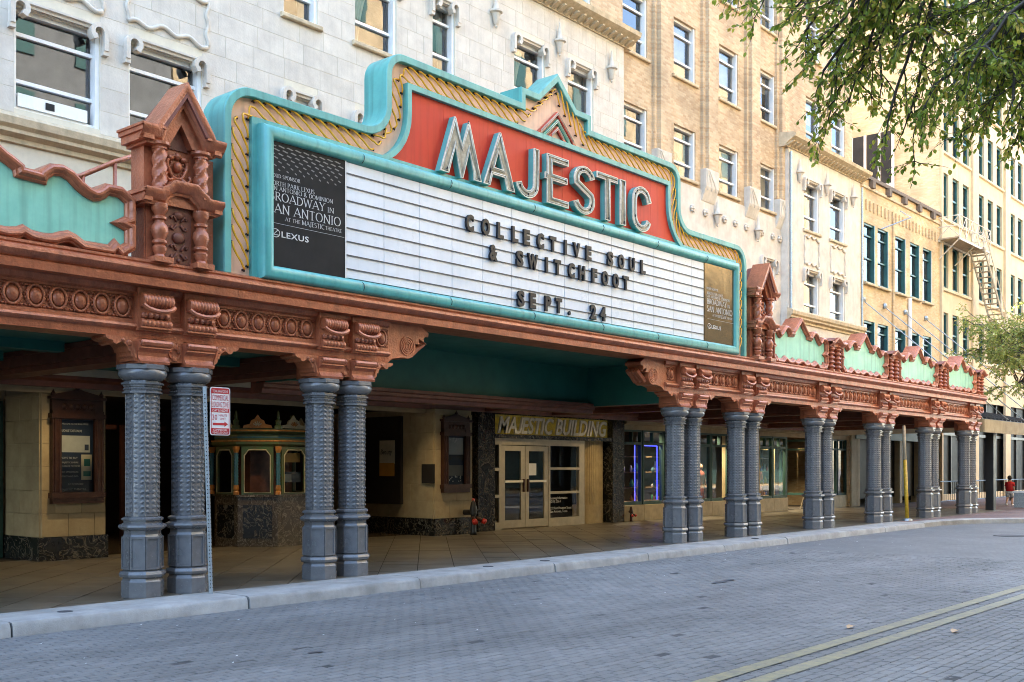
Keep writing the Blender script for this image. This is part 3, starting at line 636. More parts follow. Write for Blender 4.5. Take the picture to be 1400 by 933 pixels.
for a, b, c, d in ((8.06, 9.42, .24, .92), (8.06, 9.42, .99, 1.6), (8.06, 9.42, 1.67, 2.28), (5.64, 5.86, .2, .86), (5.64, 5.86, .94, 1.58), (5.64, 5.86, 1.66, 2.28)): plate(a, b, c, d, Y0 + .04).build('pane', 'glass_store', en)
MB().box(7.1, 7.45, Y0 + .015, Y0 + .025, 1.45, 1.78).build('notice', 'sign_white', en)
tx = MB()
for k, t in enumerate(('LOCKED UP?', 'Leasing Information', '(210) 226-3', '', '222 East Houston Street', 'San Antonio, Texas')):
    if t and k > 0: put_text(tx, t, 8.1, Y0 + .033, .86 - .095 * k, .1)
tx.build('door_lettering', 'sign_white', en)
fl = MB(); n = 22; prev = None; ctr = (10.35, 6.45); pts = []
for i in range(n * 4 + 1):
    a = R(180 + 180 * i / (n * 4)); r_ = .585 - .03 * (0, .7, 1, .7)[i % 4]; pts.append((ctr[0] + r_ * math.cos(a), 6.5 + .62 * r_ * math.sin(a)))
fl.add([(x, y, .55) for x, y in pts] + [(x, y, 2.42) for x, y in pts], [(i, i + 1, len(pts) + i + 1, len(pts) + i) for i in range(len(pts) - 1)])
fl = fl.build('fluted_panel', 'travertine', th)
fb = MB(); fb.lathe((ctr[0], 6.5, 0), [(.6, 0), (.6, .55), (0, .56)], 32, cap=False, sy=.62); fb.lathe((ctr[0], 6.5, 2.42), [(0, -.001), (.6, 0), (.6, .08), (0, .09)], 32, cap=False, sy=.62); fb.build('panel_base', 'travertine', fl, True, 40)
hall = MB(); hall.box(5.5, 11.5, 9.0, 9.1, 0, 3.3); hall.box(5.0, 5.1, 6.5, 9, 0, 3.3); hall.box(11.4, 11.5, 6.5, 9, 0, 3.3); hall.box(5, 11.5, 6.5, 9, 3.2, 3.3); hall.build('hallway', 'room_dark', th)

# shop fronts
shops = empty('shop_front', (18, 6.0, 0), 'green framed shop windows with transoms under the canopy right of the marble portal', 'shop front')
BAYS = [(11.6, 12.66), (12.72, 13.9), (13.98, 15.0), (15.06, 16.9), (16.96, 18.2), (20.45, 21.5), (21.56, 22.65), (26.45, 27.35), (27.42, 28.3)]
for k, (a, b) in enumerate(BAYS):
    f = MB(); y0, y1 = 6.08, 6.2
    for p, q, c, d in ((a, a + .06, .5, 2.84), (b - .06, b, .5, 2.84), (a + .06, b - .06, .5, .6), (a + .06, b - .06, 2.38, 2.46), (a + .06, b - .06, 2.78, 2.84), ((a + b) / 2 - .02, (a + b) / 2 + .02, 2.46, 2.78)): f.box(p, q, y0, y1, c, d)
    f = f.build('window', 'store_green', shops); plate(a + .06, b - .06, .6, 2.38, 6.14).build('pane', 'glass_store', f); plate(a + .06, b - .06, 2.46, 2.78, 6.14).build('pane', 'glass_store', f)
for a, b in ((11.58, 12.7), (12.7, 13.94), (13.94, 15.03), (15.03, 16.93), (16.93, 18.25), (20.4, 21.53), (21.53, 22.7), (26.4, 27.4), (27.4, 28.35)):
    MB().cbox(a + .004, b - .004, 6.02, 6.3, 0, .495, .006).build('base_tile', 'travertine', shops)
MB().box(18.25, 20.4, 6.02, 6.4, 0, 3.0).build('pier', 'ground_stone', shops); MB().box(28.4, 28.95, 5.9, 6.5, 0, 3.3).build('pier', 'ground_stone', shops)
fa = MB(); fa.prism_x([(6.3, 2.84), (6.02, 2.84), (6.02, 2.98), (5.94, 3.02), (5.94, 3.1), (6.3, 3.1)], 11.6, 28.4); fa.build('fascia', 'ground_stone', shops)
for x in (22.7, 26.3): [q for q in [MB().box(x, x + .08, 6.1, 6.2, .5, 2.84).box(x, x + .08, 8.1, 8.2, .5, 2.84).box(x, x + .08, 6.2, 8.1, .5, .6).box(x, x + .08, 6.2, 8.1, 2.74, 2.84).box(x, x + .08, 6.2, 8.1, 2.38, 2.46).build('recess_frame', 'store_green', shops)] if MB().add([(x + .04, 6.2, .6), (x + .04, 8.1, .6), (x + .04, 8.1, 2.74), (x + .04, 6.2, 2.74)], [(0, 1, 2, 3)]).build('pane', 'glass_store', q)]
d_ = MB(); d_.box(23.9, 24.0, 7.9, 7.98, 0, 2.5); d_.box(25.2, 25.3, 7.9, 7.98, 0, 2.5); d_.box(24.0, 25.2, 7.9, 7.98, 2.4, 2.5); d_.box(24.0, 25.2, 7.9, 7.98, 0, .3); d_ = d_.build('door', 'travertine', shops); plate(24.0, 25.2, .3, 2.4, 7.94).build('pane', 'glass_store', d_)
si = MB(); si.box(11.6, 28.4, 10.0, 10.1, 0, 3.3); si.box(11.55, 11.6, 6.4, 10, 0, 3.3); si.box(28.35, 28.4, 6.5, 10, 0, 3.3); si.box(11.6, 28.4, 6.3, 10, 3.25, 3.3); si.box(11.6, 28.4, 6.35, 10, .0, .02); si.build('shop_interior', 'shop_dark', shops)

# =================================================================== canopy
can = empty('canopy', (0, 0, 3.3), 'long copper coloured ornamental canopy with teal ceiling over the sidewalk', 'canopy')
XE = 25.3
PAIRS = [(-12.43, -11.77), (-8.19, -7.52), (-5.26, -4.62), (4.79, 5.48), (7.56, 8.28), (11.85, 12.58), (16.08, 16.82), (20.42, 21.1), (24.38, 25.02)]
CO = [(.2, 3.97), (-.47, 3.97), (-.48, 4.07), (-.455, 4.085), (-.47, 4.10), (-.52, 4.12), (-.55, 4.165), (-.545, 4.205), (-.5, 4.235), (-.515, 4.25), (-.515, 4.275), (-.44, 4.30), (.2, 4.31)]
cuts = [-18, -11.2, -7.05, -3.1, .9, 4.9, 8.9, 12.9, 16.9, 20.9, XE]
for a, b in zip(cuts[:-1], cuts[1:]):                       # sheet metal lengths with open seams
    MB().prism_x(CO, a + .002, b - .002).build('cornice', 'copper', can, True, 35)
FR = [(.25, 3.33), (-.20, 3.33), (-.21, 3.42), (-.245, 3.435), (-.265, 3.465), (-.255, 3.495), (-.22, 3.51), (-.20, 3.515), (-.2, 3.56), (-.185, 3.565), (-.185, 3.845), (-.2, 3.85), (-.2, 3.88), (-.235, 3.905), (-.25, 3.97), (.25, 3.97)]
segs = [(-18, -4.05), (4.05, 25.2)]
for a, b in segs: MB().prism_x(FR, a, b).build('frieze', 'copper', can, True, 35)
# scrolled ends of the frieze at the central opening
def scroll_end(sg):
    x0 = -4.05 * sg
    def T(l): return [(-sg * x, z) for x, z in l] if sg > 0 else [(x, z) for x, z in l]
    out = [(4.05, 3.97), (4.05, 3.33), (3.95, 3.40), (3.8, 3.43)] + arc(3.62, 3.62, .19, -110, 20, 8) + [(3.38, 3.68)] + arc(3.30, 3.745, .06, -120, 30, 5) + [(3.27, 3.74)] + arc(3.18, 3.76, .065, -100, 120, 6) + [(3.13, 3.88), (3.3, 3.97)]
    out = [(7.24 - x if 3.44 < x < 3.81 and i in range(4, 13) else x, z) for i, (x, z) in enumerate(out)]
    p = [(-x, z) for x, z in out]
    if sg > 0: p = [(-x, z) for x, z in p]
    m_ = MB()
    ar = sum(p[i - 1][0] * p[i][1] - p[i][0] * p[i - 1][1] for i in range(len(p)))
    m_.solid([p if ar > 0 else p[::-1]], -.195, .2)
    c = -3.62 if sg < 0 else 3.62
    for k in range(4): m_.tube([(c + (.15 - .035 * k) * math.cos(a), -.2, 3.63 + (.15 - .035 * k) * math.sin(a)) for a in [i * math.pi / 8 for i in range(16)]], .014, 5, closed=True)
    for yy in (-.08, .04, .15):
        m_.tube([((-3.45 if sg < 0 else 3.45), yy, 3.5), ((-3.3 if sg < 0 else 3.3), yy, 3.62), ((-3.15 if sg < 0 else 3.15), yy, 3.72)], .05, 6)
    m_.build('scroll_end', 'copper', can, True, 30)
scroll_end(-1); scroll_end(1)
# egg cartouches of the frieze
eg = MB(); eg.ball((0, -.02, 0), .078, .05, .095, 12, 8)
eg.tube([(.1 * math.cos(R(a)), -.02, .128 * math.sin(R(a)) + .002) for a in range(0, 360, 24)], .02, 5, closed=True)
for sg in (-1, 1):
    [eg.ball((sg * (.138 - .018 * abs(q)), -.008, .03 * q), .016, .02, .02, 6, 4) for q in (-4, -3, -2, -1, 0, 1, 2, 3, 4)]; eg.tube([(sg * .085, -.01, .115), (sg * .115, -.015, .125), (sg * .13, -.01, .105)], .012, 5); eg.tube([(sg * .085, -.01, -.115), (sg * .115, -.015, -.125), (sg * .13, -.01, -.105)], .012, 5)
eg.ball((0, -.01, .118), .03, .02, .018, 6, 4); eg.ball((0, -.01, -.115), .035, .02, .015, 6, 4)
e0 = eg.build('cartouche', 'copper', can, True, None, True); first = True
def eggs(a, b):
    global first
    n = max(1, round((b - a) / .283)); st = (b - a) / n
    for i in range(n):
        x = a + st * (i + .5)
        if first: e0.location = (x, -.19, 3.705 - 3.3); first = False
        else: q = bpy.data.objects.new('cartouche', e0.data); COL.objects.link(q); q.parent = can; q.location = (x, -.19, 3.705 - 3.3)
ends = [(PAIRS[i][1] + .27, PAIRS[i + 1][0] - .27) for i in range(len(PAIRS) - 1)]
for a, b in ends:
    if b - a < 6: eggs(a, b)
eggs(-4.33, -4.07); eggs(4.1, 4.5)
# consoles and capital blocks over every column
cs = MB(); cs.box(-.235, .235, -.29, -.17, 3.42, 3.965)
def ridged(mb, y, z, r, n=9):
    pr = []
    for i in range(n * 4 + 1):
        t = i / (n * 4); pr.append((r * (.86 + .14 * abs(math.sin(t * n * math.pi))) * (1 - .0 * t), -.215 + .43 * t))
    b = len(mb.v); K = 12
    for rr, x in pr:
        for k in range(K): a = 2 * math.pi * k / K; mb.v.append((x, y + rr * math.cos(a), z + rr * math.sin(a)))
    for j in range(len(pr) - 1):
        for k in range(K): mb.f.append((b + j * K + k, b + (j + 1) * K + k, b + (j + 1) * K + (k + 1) % K, b + j * K + (k + 1) % K))
    mb.f.append(tuple(b + k for k in range(K))); mb.f.append(tuple(b + (len(pr) - 1) * K + k for k in reversed(range(K))))
ridged(cs, -.335, 3.80, .095); ridged(cs, -.31, 3.515, .058, 7)
cs.tube([(-.225 + .45 * i / 12, -.40 - .03 * math.sin(math.pi * i / 12), 3.735 - .075 * math.sin(math.pi * i / 12) ** .6) for i in range(13)], [.028 + .006 * (i % 2) for i in range(13)], 7)
for i in range(5): cs.ball((-.16 + .08 * i, -.32, 3.61), .045, .04, .04, 6, 4)
cs.box(-.225, .225, -.34, -.19, 3.445, 3.468)
k0 = cs.build('console', 'copper', can, True, 35)
bl = MB(); prof = [(.28, 3.0), (-.29, 3.0), (-.30, 3.03), (-.27, 3.06), (-.25, 3.10), (-.255, 3.15), (-.29, 3.19), (-.32, 3.195), (-.315, 3.215), (-.345, 3.23), (-.36, 3.265), (-.345, 3.295), (-.30, 3.31), (.28, 3.325)]
bl.prism_x(prof, -.215, .215)
for sg in (-1, 1):
    bl.tube([(sg * .218 - .0 + .0 * k, -.335 + .028 * math.cos(a), 3.262 + .028 * math.sin(a)) for a in [i * math.pi / 5 for i in range(10)]], .012, 5, closed=True)
bl0 = bl.build('capital_block', 'copper', can, True, 30)
def sidecorbel(sg):
    p = [(.20, 3.325), (.20, 3.02), (.26, 3.03)] + [(.27, 3.07), (.30, 3.09), (.31, 3.15)] + arc(.46, 3.13, .13, 175, 100, 5) + [(.47, 3.235), (.50, 3.22), (.54, 3.235), (.55, 3.265), (.60, 3.27), (.64, 3.295), (.64, 3.325)]
    p = [(sg * x, z) for x, z in p]; ar = sum(p[i - 1][0] * p[i][1] - p[i][0] * p[i - 1][1] for i in range(len(p)))
    m_ = MB().solid([p if ar > 0 else p[::-1]], -.24, .12, back=True)
    m_.tube([(sg * (.24 + .06 * t), -.245, 3.06 + .2 * t) for t in (0, .3, .6, 1)], .02, 5); m_.ball((sg * .33, -.24, 3.25), .04, .02, .04, 8, 4); m_.ball((sg * .41, -.24, 3.28), .03, .02, .025, 8, 4)
    return m_.build('side_corbel', 'copper', can, True, 30)
s0, s1 = sidecorbel(-1), sidecorbel(1)
md = MB(); md.box(-.14, .14, -.2, .1, 3.05, 3.33)
for k in range(5): a = R(20 + 35 * k); md.ball((.06 * math.cos(a), -.21, 3.19 + .07 * math.sin(a)), .03, .02, .05, 6, 4)
md.tube([(.09 * math.cos(a), -.205, 3.2 + .11 * math.sin(a)) for a in [i * math.pi / 7 for i in range(14)]], .014, 5, closed=True); md.ball((0, -.21, 3.1), .05, .02, .04, 8, 4)
m0 = md.build('medallion', 'copper', can, True, 30); src = [k0, bl0, s0, s1, m0]
def place(s_, nm, x, y=0.):
    q = bpy.data.objects.new(nm, s_.data); COL.objects.link(q); q.parent = can; q.location = (x, y, 0); return q
for a, b in PAIRS:
    for x in (a, b): place(k0, 'console', x); place(bl0, 'capital_block', x)
    place(s0, 'side_corbel', a); place(s1, 'side_corbel', b); place(m0, 'medallion', (a + b) / 2)
for s_ in src: bpy.data.objects.remove(s_)
# roof deck, ceiling, cross beams, raised centre ceiling
MB().box(-18, XE - .1, -.1, 5.6, 4.15, 4.27).build('roof_deck', 'copper_dark', can)
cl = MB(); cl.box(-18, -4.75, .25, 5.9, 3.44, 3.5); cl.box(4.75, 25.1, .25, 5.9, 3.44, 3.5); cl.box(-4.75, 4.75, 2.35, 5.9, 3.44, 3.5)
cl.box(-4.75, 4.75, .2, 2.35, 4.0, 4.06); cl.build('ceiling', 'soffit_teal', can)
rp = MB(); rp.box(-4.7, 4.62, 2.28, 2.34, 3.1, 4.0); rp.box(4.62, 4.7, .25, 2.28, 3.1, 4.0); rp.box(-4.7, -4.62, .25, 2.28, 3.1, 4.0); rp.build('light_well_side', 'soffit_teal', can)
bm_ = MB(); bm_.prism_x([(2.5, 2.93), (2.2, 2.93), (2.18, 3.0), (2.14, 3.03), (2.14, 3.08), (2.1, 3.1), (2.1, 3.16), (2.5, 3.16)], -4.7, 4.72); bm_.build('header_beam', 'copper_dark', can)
for a, b in PAIRS:
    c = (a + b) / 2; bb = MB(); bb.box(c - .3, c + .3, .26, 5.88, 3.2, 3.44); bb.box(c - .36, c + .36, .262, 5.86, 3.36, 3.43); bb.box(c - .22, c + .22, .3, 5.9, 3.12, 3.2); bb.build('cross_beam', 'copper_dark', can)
for y in (2.0, 3.9):
    for (a, b), (c, d) in zip(PAIRS[:-1], PAIRS[1:]):
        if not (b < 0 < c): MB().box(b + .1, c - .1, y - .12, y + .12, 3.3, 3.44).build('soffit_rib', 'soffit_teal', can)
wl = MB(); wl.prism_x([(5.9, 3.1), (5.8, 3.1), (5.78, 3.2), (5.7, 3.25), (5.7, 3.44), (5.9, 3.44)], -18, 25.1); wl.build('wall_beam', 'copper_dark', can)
# recessed lamps in the ceiling, lit
emit('lamp_glow', (1, .78, .48), 6)
def lamp(par, x, y, z, watt, col=(1, .72, .36)):
    l = MB().lathe((x, y, z), [(.10, .02), (.12, 0), (.12, -.025), (.09, -.03)], 14, cap=False).build('lamp_ring', 'black_metal', par)
    MB().lathe((x, y, z - .012), [(.085, 0), (0, -.004)], 14, cap=False).build('lamp_disc', 'lamp_glow', l)
    ld_ = bpy.data.lights.new('downlight', 'SPOT'); ld_.energy = watt; ld_.color = col; ld_.spot_size = R(125); ld_.spot_blend = .9; ld_.shadow_soft_size = .08
    lo = bpy.data.objects.new('downlight', ld_); COL.objects.link(lo); lo.location = (x, y, z - .06); return lo
for x in (-9.5, -6.4, 6.4, 9.8, 14.4, 18.7, 22.9): lamp(can, x, 4.9, 3.44, 15)
for x in (-2.5, 2.0): lamp(can, x, 4.6, 3.44, 17)

# =================================================================== columns
ct = empty('column', (0, 0, 0))
O8 = R(22.5)
bs = MB(); bs.lathe((0, 0, 0), [(.29, 0), (.29, .2), (.272, .225), (.262, .25), (.30, .258), (.318, .295), (.30, .332), (.258, .345), (.268, .36), (.268, .78), (.25, .81), (.252, .855), (.30, .875), (.328, .905), (.322, .93), (.258, .955), (.255, .985), (.285, .992), (.285, 1.015), (.245, 1.035)], 8, O8)
for k in range(8):                                           # raised border round each pedestal panel
    a = k * math.pi / 4; ca, sa = math.cos(a), math.sin(a); ap_ = .268 * math.cos(O8); hw = .268 * math.sin(O8)
    def Q(u, z, d): return (ca * (ap_ + d) - sa * u, sa * (ap_ + d) + ca * u, z)
    for u0, u1, z0, z1 in ((-hw, -hw + .022, .36, .78), (hw - .022, hw, .36, .78), (-hw + .022, hw - .022, .36, .385), (-hw + .022, hw - .022, .755, .78)):
        bs.add([Q(u0, z0, .016), Q(u1, z0, .016), Q(u1, z1, .016), Q(u0, z1, .016), Q(u0, z0, -.01), Q(u1, z0, -.01), Q(u1, z1, -.01), Q(u0, z1, -.01)], [(0, 1, 2, 3), (0, 4, 5, 1), (1, 5, 6, 2), (2, 6, 7, 3), (3, 7, 4, 0)])
bs.v = [(x * .93, y * .93, z) for x, y, z in bs.v]; bs.build('base', 'column_paint', ct)
sh = MB(); sh.lathe((0, 0, 0), [(.236, 1.04), (.232, 2.63)], 8, O8)
for k in range(8):
    a = k * math.pi / 4; ca, sa = math.cos(a), math.sin(a); ap_ = .233 * math.cos(O8)
    def Q(u, z, d): return (ca * (ap_ + d) - sa * u, sa * (ap_ + d) + ca * u, z)
    for sg in (-1, 1):
        for j in range(24):
            z = 1.10 + j * .0645; big = j % 7 == 5; hz = .03; hu = .042 if not big else .046; u = sg * .044; tip = .03 if not big else .016
            sh.add([Q(u - sg * hu * .9, z - hz * .6, 0), Q(u, z - hz, .002), Q(u + sg * hu, z + hz * .3, 0), Q(u, z + hz, .002), Q(u + sg * .006, z - .008, tip)], [(0, 1, 4), (1, 2, 4), (2, 3, 4), (3, 0, 4)] if sg > 0 else [(1, 0, 4), (2, 1, 4), (3, 2, 4), (0, 3, 4)])
    hw = .233 * math.sin(O8)
    sh.add([Q(hw - .009, 1.04, .006), Q(hw, 1.04, .01), Q(hw, 2.63, .01), Q(hw - .009, 2.63, .006)], [(0, 1, 2, 3)])
    sh.add([Q(-hw, 1.04, .01), Q(-hw + .009, 1.04, .006), Q(-hw + .009, 2.63, .006), Q(-hw, 2.63, .01)], [(0, 1, 2, 3)])
sh.v = [(x * .885, y * .885, z) for x, y, z in sh.v]; sh.build('shaft', 'column_paint', ct, True, 72)
cp = MB(); cp.lathe((0, 0, 0), [(.24, 2.625), (.272, 2.63), (.272, 2.652), (.245, 2.658), (.245, 2.712), (.262, 2.716), (.262, 2.736), (.29, 2.745), (.29, 2.768), (.25, 2.775), (.245, 2.80)], 8, O8); cp.lathe((0, 0, 0), [(.24, 2.79), (.27, 2.805), (.305, 2.83), (.328, 2.865), (.332, 2.90), (.318, 2.93), (.30, 2.935)], 24); cp.lathe((0, 0, 0), [(.345, 2.932), (.352, 2.94), (.352, 2.99), (.34, 2.998)], 8, O8)
for k in range(40):
    a = 2 * math.pi * k / 40; rr = .25; cp.ball((rr * math.cos(a), rr * math.sin(a), 2.685), .014, .014, .014, 5, 3)
cp.v = [(x * .93, y * .93, z) for x, y, z in cp.v]; cp.build('capital', 'column_paint', ct, True, 30)
WHO = ['at the far side', 'by the loading zone sign', 'before the ticket booth', 'closest to the marble portal', 'under the tall parapet tower on the portal side', 'of the third pair past the marble portal', 'just before the yellow pole', 'just past the yellow pole', 'at the end of the canopy']
used = False
for i, (a, b) in enumerate(PAIRS):
    if i == 0: continue
    for x, t in ((a, 'nearer the camera'), (b, 'farther from the camera')):
        lab = 'grey octagonal iron column %s, the one %s' % (WHO[i], t)
        if not used: ct.location = (x, 0, 0); tag(ct, lab, 'column', 'paired columns carrying the canopy'); used = True
        else: dup(ct, (x, 0, 0), lab)

# =================================================================== parapet: panels, piers, towers
HALF = [(0, 5.36), (.157, 5.15), (.20, 5.11), (.235, 5.07), (.24, 5.0), (.44, 4.98), (.45, 5.05), (.49, 5.11), (.535, 5.12), (.58, 5.09), (.635, 5.0), (.69, 4.94), (.755, 4.90), (.80, 4.92), (.836, 4.96), (.863, 5.01), (.93, 5.01), (.978, 4.95), (.978, 4.79), (.875, 4.68), (.978, 4.61), (.978, 4.46), (.945, 4.42), (.90, 4.49), (.857, 4.40), (.69, 4.40), (.635, 4.46), (.58, 4.49), (.525, 4.46), (.476, 4.42), (.416, 4.41), (.35, 4.42), (.29, 4.47), (.25, 4.43), (.185, 4.41), (.13, 4.42), (.06, 4.47)]
PROF = [(-.004, -.385), (-.004, -.43), (.015, -.455), (.03, -.46), (.035, -.475), (.06, -.50), (.085, -.505), (.105, -.49), (.115, -.46), (.13, -.455), (.135, -.43), (.135, -.02)]
def parapet(xc, w_, label, y=0.):
    loop = [(u * w_, z) for u, z in HALF] + [(-u * w_, z) for u, z in HALF[::-1] if u > 0]
    r = empty('parapet', (xc, 0, 4.3), label, 'parapet', 'teal parapet panels along the canopy edge')
    L_ = [(xc + x, z) for x, z in loop]
    MB().solid([L_[::-1]], -.405, -.38).build('face', 'panel_teal', r)
    MB().sweep(L_, PROF, True).build('coping', 'copper', r, True, 32)
    top = offset(L_, .13); bk = [p for p in top]
    MB().solid([bk[::-1]], -.375, -.03, back=True).build('backing', 'roof_red', r)
    MB().box(xc - w_ - .03, xc + w_ + .03, -.37, -.06, 4.28, 4.66).build('base_band', 'copper', r)
    return r
parapet(-10.5, 1.86, 'large teal parapet panel with curved copper edge beside the nearest tower')
gaps = [(8.6, 11.75), (12.7, 15.95), (16.95, 20.25), (21.25, 24.2)]
for (a, b), nm in zip(gaps, ('teal parapet panel right after the far tower', 'teal parapet panel second from the far tower', 'teal parapet panel third from the far tower', 'last teal parapet panel at the end of the canopy')): parapet((a + b) / 2, (b - a) / 2 - .05, nm)
BAL = [(.10, 0), (.10, .06), (.075, .07), (.06, .1), (.085, .15), (.09, .19), (.065, .22), (.095, .245), (.095, .27), (.07, .29), (.09, .34), (.11, .4), (.10, .46), (.065, .5), (.06, .53), (.09, .545), (.09, .575), (.06, .59), (.075, .63), (.105, .67), (.105, .74)]
def twisted(mb, x, y, z0, z1, r=.085, n=18, m=44, tw=12):
    b = len(mb.v)
    for j in range(m + 1):
        z = z0 + (z1 - z0) * j / m
        for k in range(n): a = 2 * math.pi * k / n; rr = r * (1 + .15 * math.cos(3 * a - tw * (z - z0) * 3.2)); mb.v.append((x + rr * math.cos(a), y + rr * math.sin(a), z))
    for j in range(m):
        for k in range(n): mb.f.append((b + j * n + k, b + j * n + (k + 1) % n, b + (j + 1) * n + (k + 1) % n, b + (j + 1) * n + k))
CPROF = [(0, -.5), (0, -.55), (.03, -.56), (.045, -.59), (.06, -.60), (.10, -.64), (.125, -.655), (.15, -.66), (.17, -.655), (.175, -.2)]
def tower(xc, label):
    r = empty('parapet_tower', (xc, 0, 4.3), label, 'tower', 'gabled copper towers at the ends of the sign')
    X = lambda l: [(xc + a, b) for a, b in l]
    c = MB(); c.box(xc - .46, xc + .46, -.40, -.10, 4.26, 5.80); c.box(xc - .44, xc + .44, -.42, -.40, 4.26, 5.02); c.box(xc + .46, xc + .62, -.30, -.08, 4.26, 5.78); c.build('body', 'copper', r)
    nf = MB(); nf.solid([X([(-.19, 4.3), (.19, 4.3), (.19, 4.95), (.1, 5.06), (-.1, 5.06), (-.19, 4.95)])], -.45, -.4); nf.build('lower_niche', 'copper_dark', r)
    fl_ = MB()
    for zz in (4.45, 4.82):
        for sg in (-1, 1):
            for s2 in (-1, 1): fl_.tube([(xc + sg * (.03 + .05 * t), -.46, zz + s2 * (.02 + .07 * t)) for t in (0, .5, 1)] + [(xc + sg * .12, -.46, zz + s2 * .07), (xc + sg * .10, -.46, zz + s2 * .045)], .017, 5)
    fl_.ball((xc, -.46, 4.63), .1, .03, .075, 10, 5); fl_.ball((xc, -.46, 4.92), .09, .03, .05, 8, 4); fl_.ball((xc, -.46, 4.34), .03, .02, .03, 6, 4)
    fl_.build('floral_relief', 'copper_dark', r, True)
    for sg in (-1, 1):
        b_ = MB(); b_.lathe((xc + sg * .30, -.50, 4.27), BAL, 14); b_.box(xc + sg * .30 - .13, xc + sg * .30 + .13, -.62, -.38, 4.262, 4.33); b_.build('baluster', 'copper', r, True, 40)
        t = MB(); twisted(t, xc + sg * .30, -.50, 5.2, 5.72); t.lathe((xc + sg * .30, -.5, 5.16), [(.12, 0), (.12, .04), (.1, .06)], 14); t.lathe((xc + sg * .30, -.5, 5.70), [(.1, 0), (.09, .03), (.13, .05), (.13, .085)], 14); t.build('twisted_column', 'copper', r, True, 40)
    mp = [(-.57, 5.0), (-.24, 5.0), (-.2, 5.08), (-.13, 5.12), (-.1, 5.15), (.1, 5.15), (.13, 5.12), (.2, 5.08), (.24, 5.0), (.57, 5.0)]
    k = MB(); k.sweep(X(mp), CPROF)
    for sg in (-1, 1):
        k.box(*sorted((xc + sg * .45, xc + sg * .565)), -.6, -.08, 5.01, 5.15); k.box(*sorted((xc + sg * .25, xc + sg * .53)), -.545, -.08, 4.98, 5.02); k.box(*sorted((xc + sg * .45, xc + sg * .59)), -.63, -.07, 5.11, 5.15)
        k.box(*sorted((xc + sg * .25, xc + sg * .57)), -.648, -.09, 5.15, 5.17)
    k.solid([X([(-.5, 5.02), (.5, 5.02), (.5, 5.16), (-.5, 5.16)])], -.50, -.3)
    k.build('middle_cornice', 'copper', r, True, 35)
    ca = MB(); ca.ball((xc, -.43, 5.55), .065, .06, .075, 12, 7)
    ca.tube([(xc + (.14 + .02 * math.sin(3 * a)) * math.cos(a), -.42, 5.55 + .15 * math.sin(a)) for a in [i * math.pi / 12 for i in range(24)]], .026, 6, closed=True)
    for i in range(14): a = i * math.pi / 7; ca.ball((xc + .1 * math.cos(a), -.42, 5.55 + .115 * math.sin(a)), .016, .016, .016, 5, 3)
    for sg in (-1, 1): ca.tube([(xc + sg * .05, -.44, 5.40), (xc + sg * .13, -.44, 5.36), (xc + sg * .19, -.44, 5.41), (xc + sg * .16, -.44, 5.46)], .024, 6); ca.ball((xc + sg * .1, -.43, 5.66), .06, .03, .035, 8, 4)
    ca.ball((xc, -.43, 5.69), .05, .04, .05, 8, 4); ca.build('cartouche', 'copper', r, True)
    g = MB(); gp = [(-.62, 5.77), (-.30, 5.77), (-.24, 5.92), (0, 6.28), (.24, 5.92), (.30, 5.77), (.58, 5.77)]
    g.sweep(X(gp), [(o * 1.05, y - .02) for o, y in CPROF])
    for sg, xo in ((-1, .61), (1, .57)):
        g.box(*sorted((xc + sg * .44, xc + sg * (xo - .03))), -.62, -.06, 5.775, 5.87); g.box(*sorted((xc + sg * .44, xc + sg * xo)), -.64, -.05, 5.87, 5.925); g.box(*sorted((xc + sg * .3, xc + sg * (xo - .1))), -.56, -.07, 5.74, 5.78); g.box(*sorted((xc + sg * .3, xc + sg * (xo + .02))), -.67, -.04, 5.925, 5.955)
    g.solid([X([(-.29, 5.8), (-.16, 5.8), (0, 6.08), (.16, 5.8), (.29, 5.8), (.24, 5.93), (0, 6.29), (-.24, 5.93)])], -.52, -.3)
    g.build('gable_cornice', 'copper', r, True, 35)
    rf = MB(); rf.solid([X([(-.42, 5.95), (-.29, 5.95), (0, 6.40), (.29, 5.95), (.42, 5.95), (.37, 6.03), (0, 6.53), (-.37, 6.03)])], -.66, -.08, back=True); rf.solid([X([(-.28, 5.95), (.28, 5.95), (0, 6.38)])], -.2, -.1, back=True)
    rf.build('gable_roof', 'roof_red', r); MB().solid([X([(-.16, 5.77), (.16, 5.77), (0, 6.1)])], -.42, -.38).build('gable_niche', 'copper_dark', r)
    return r
tower(-7.95, 'copper tower with twisted columns and gable at the near end of the sign'); tower(8.0, 'copper tower with twisted columns and gable at the far end of the sign')
def pier(xc, label):
    r = empty('parapet_pier', (xc, 0, 4.3), label, 'pier', 'small copper piers between the parapet panels')
    MB().box(xc - .36, xc + .36, -.36, .06, 4.27, 4.98).build('body', 'copper', r)
    for sg in (-1, 1):
        b_ = MB(); pr = [(.1, 0), (.1, .05)]
        for k in range(5): z = .08 + .118 * k; pr += [(.055, z), (.085, z + .02), (.105, z + .05), (.085, z + .085), (.055, z + .105)]
        b_.lathe((xc + sg * .21, -.44, 4.27), pr + [(.1, .69), (.1, .72)], 10); b_.build('baluster', 'copper', r, True, 40)
    c = MB(); gp = [(-.46, 4.93), (-.2, 4.93), (-.14, 5.0), (0, 5.06), (.14, 5.0), (.2, 4.93), (.46, 4.93)]
    c.sweep([(xc + a, b) for a, b in gp], [(o * .75, y * .92) for o, y in CPROF]); c.box(xc - .46, xc + .46, -.5, .1, 4.95, 5.055); c.box(xc - .42, xc + .42, -.46, .08, 4.91, 4.95); c.build('cap', 'copper', r, True, 35)
    MB().solid([[(xc - .5, 5.06), (xc + .5, 5.06), (xc + .34, 5.10), (xc, 5.2), (xc - .34, 5.10)]], -.56, .12, back=True).build('cap_roof', 'roof_red', r)
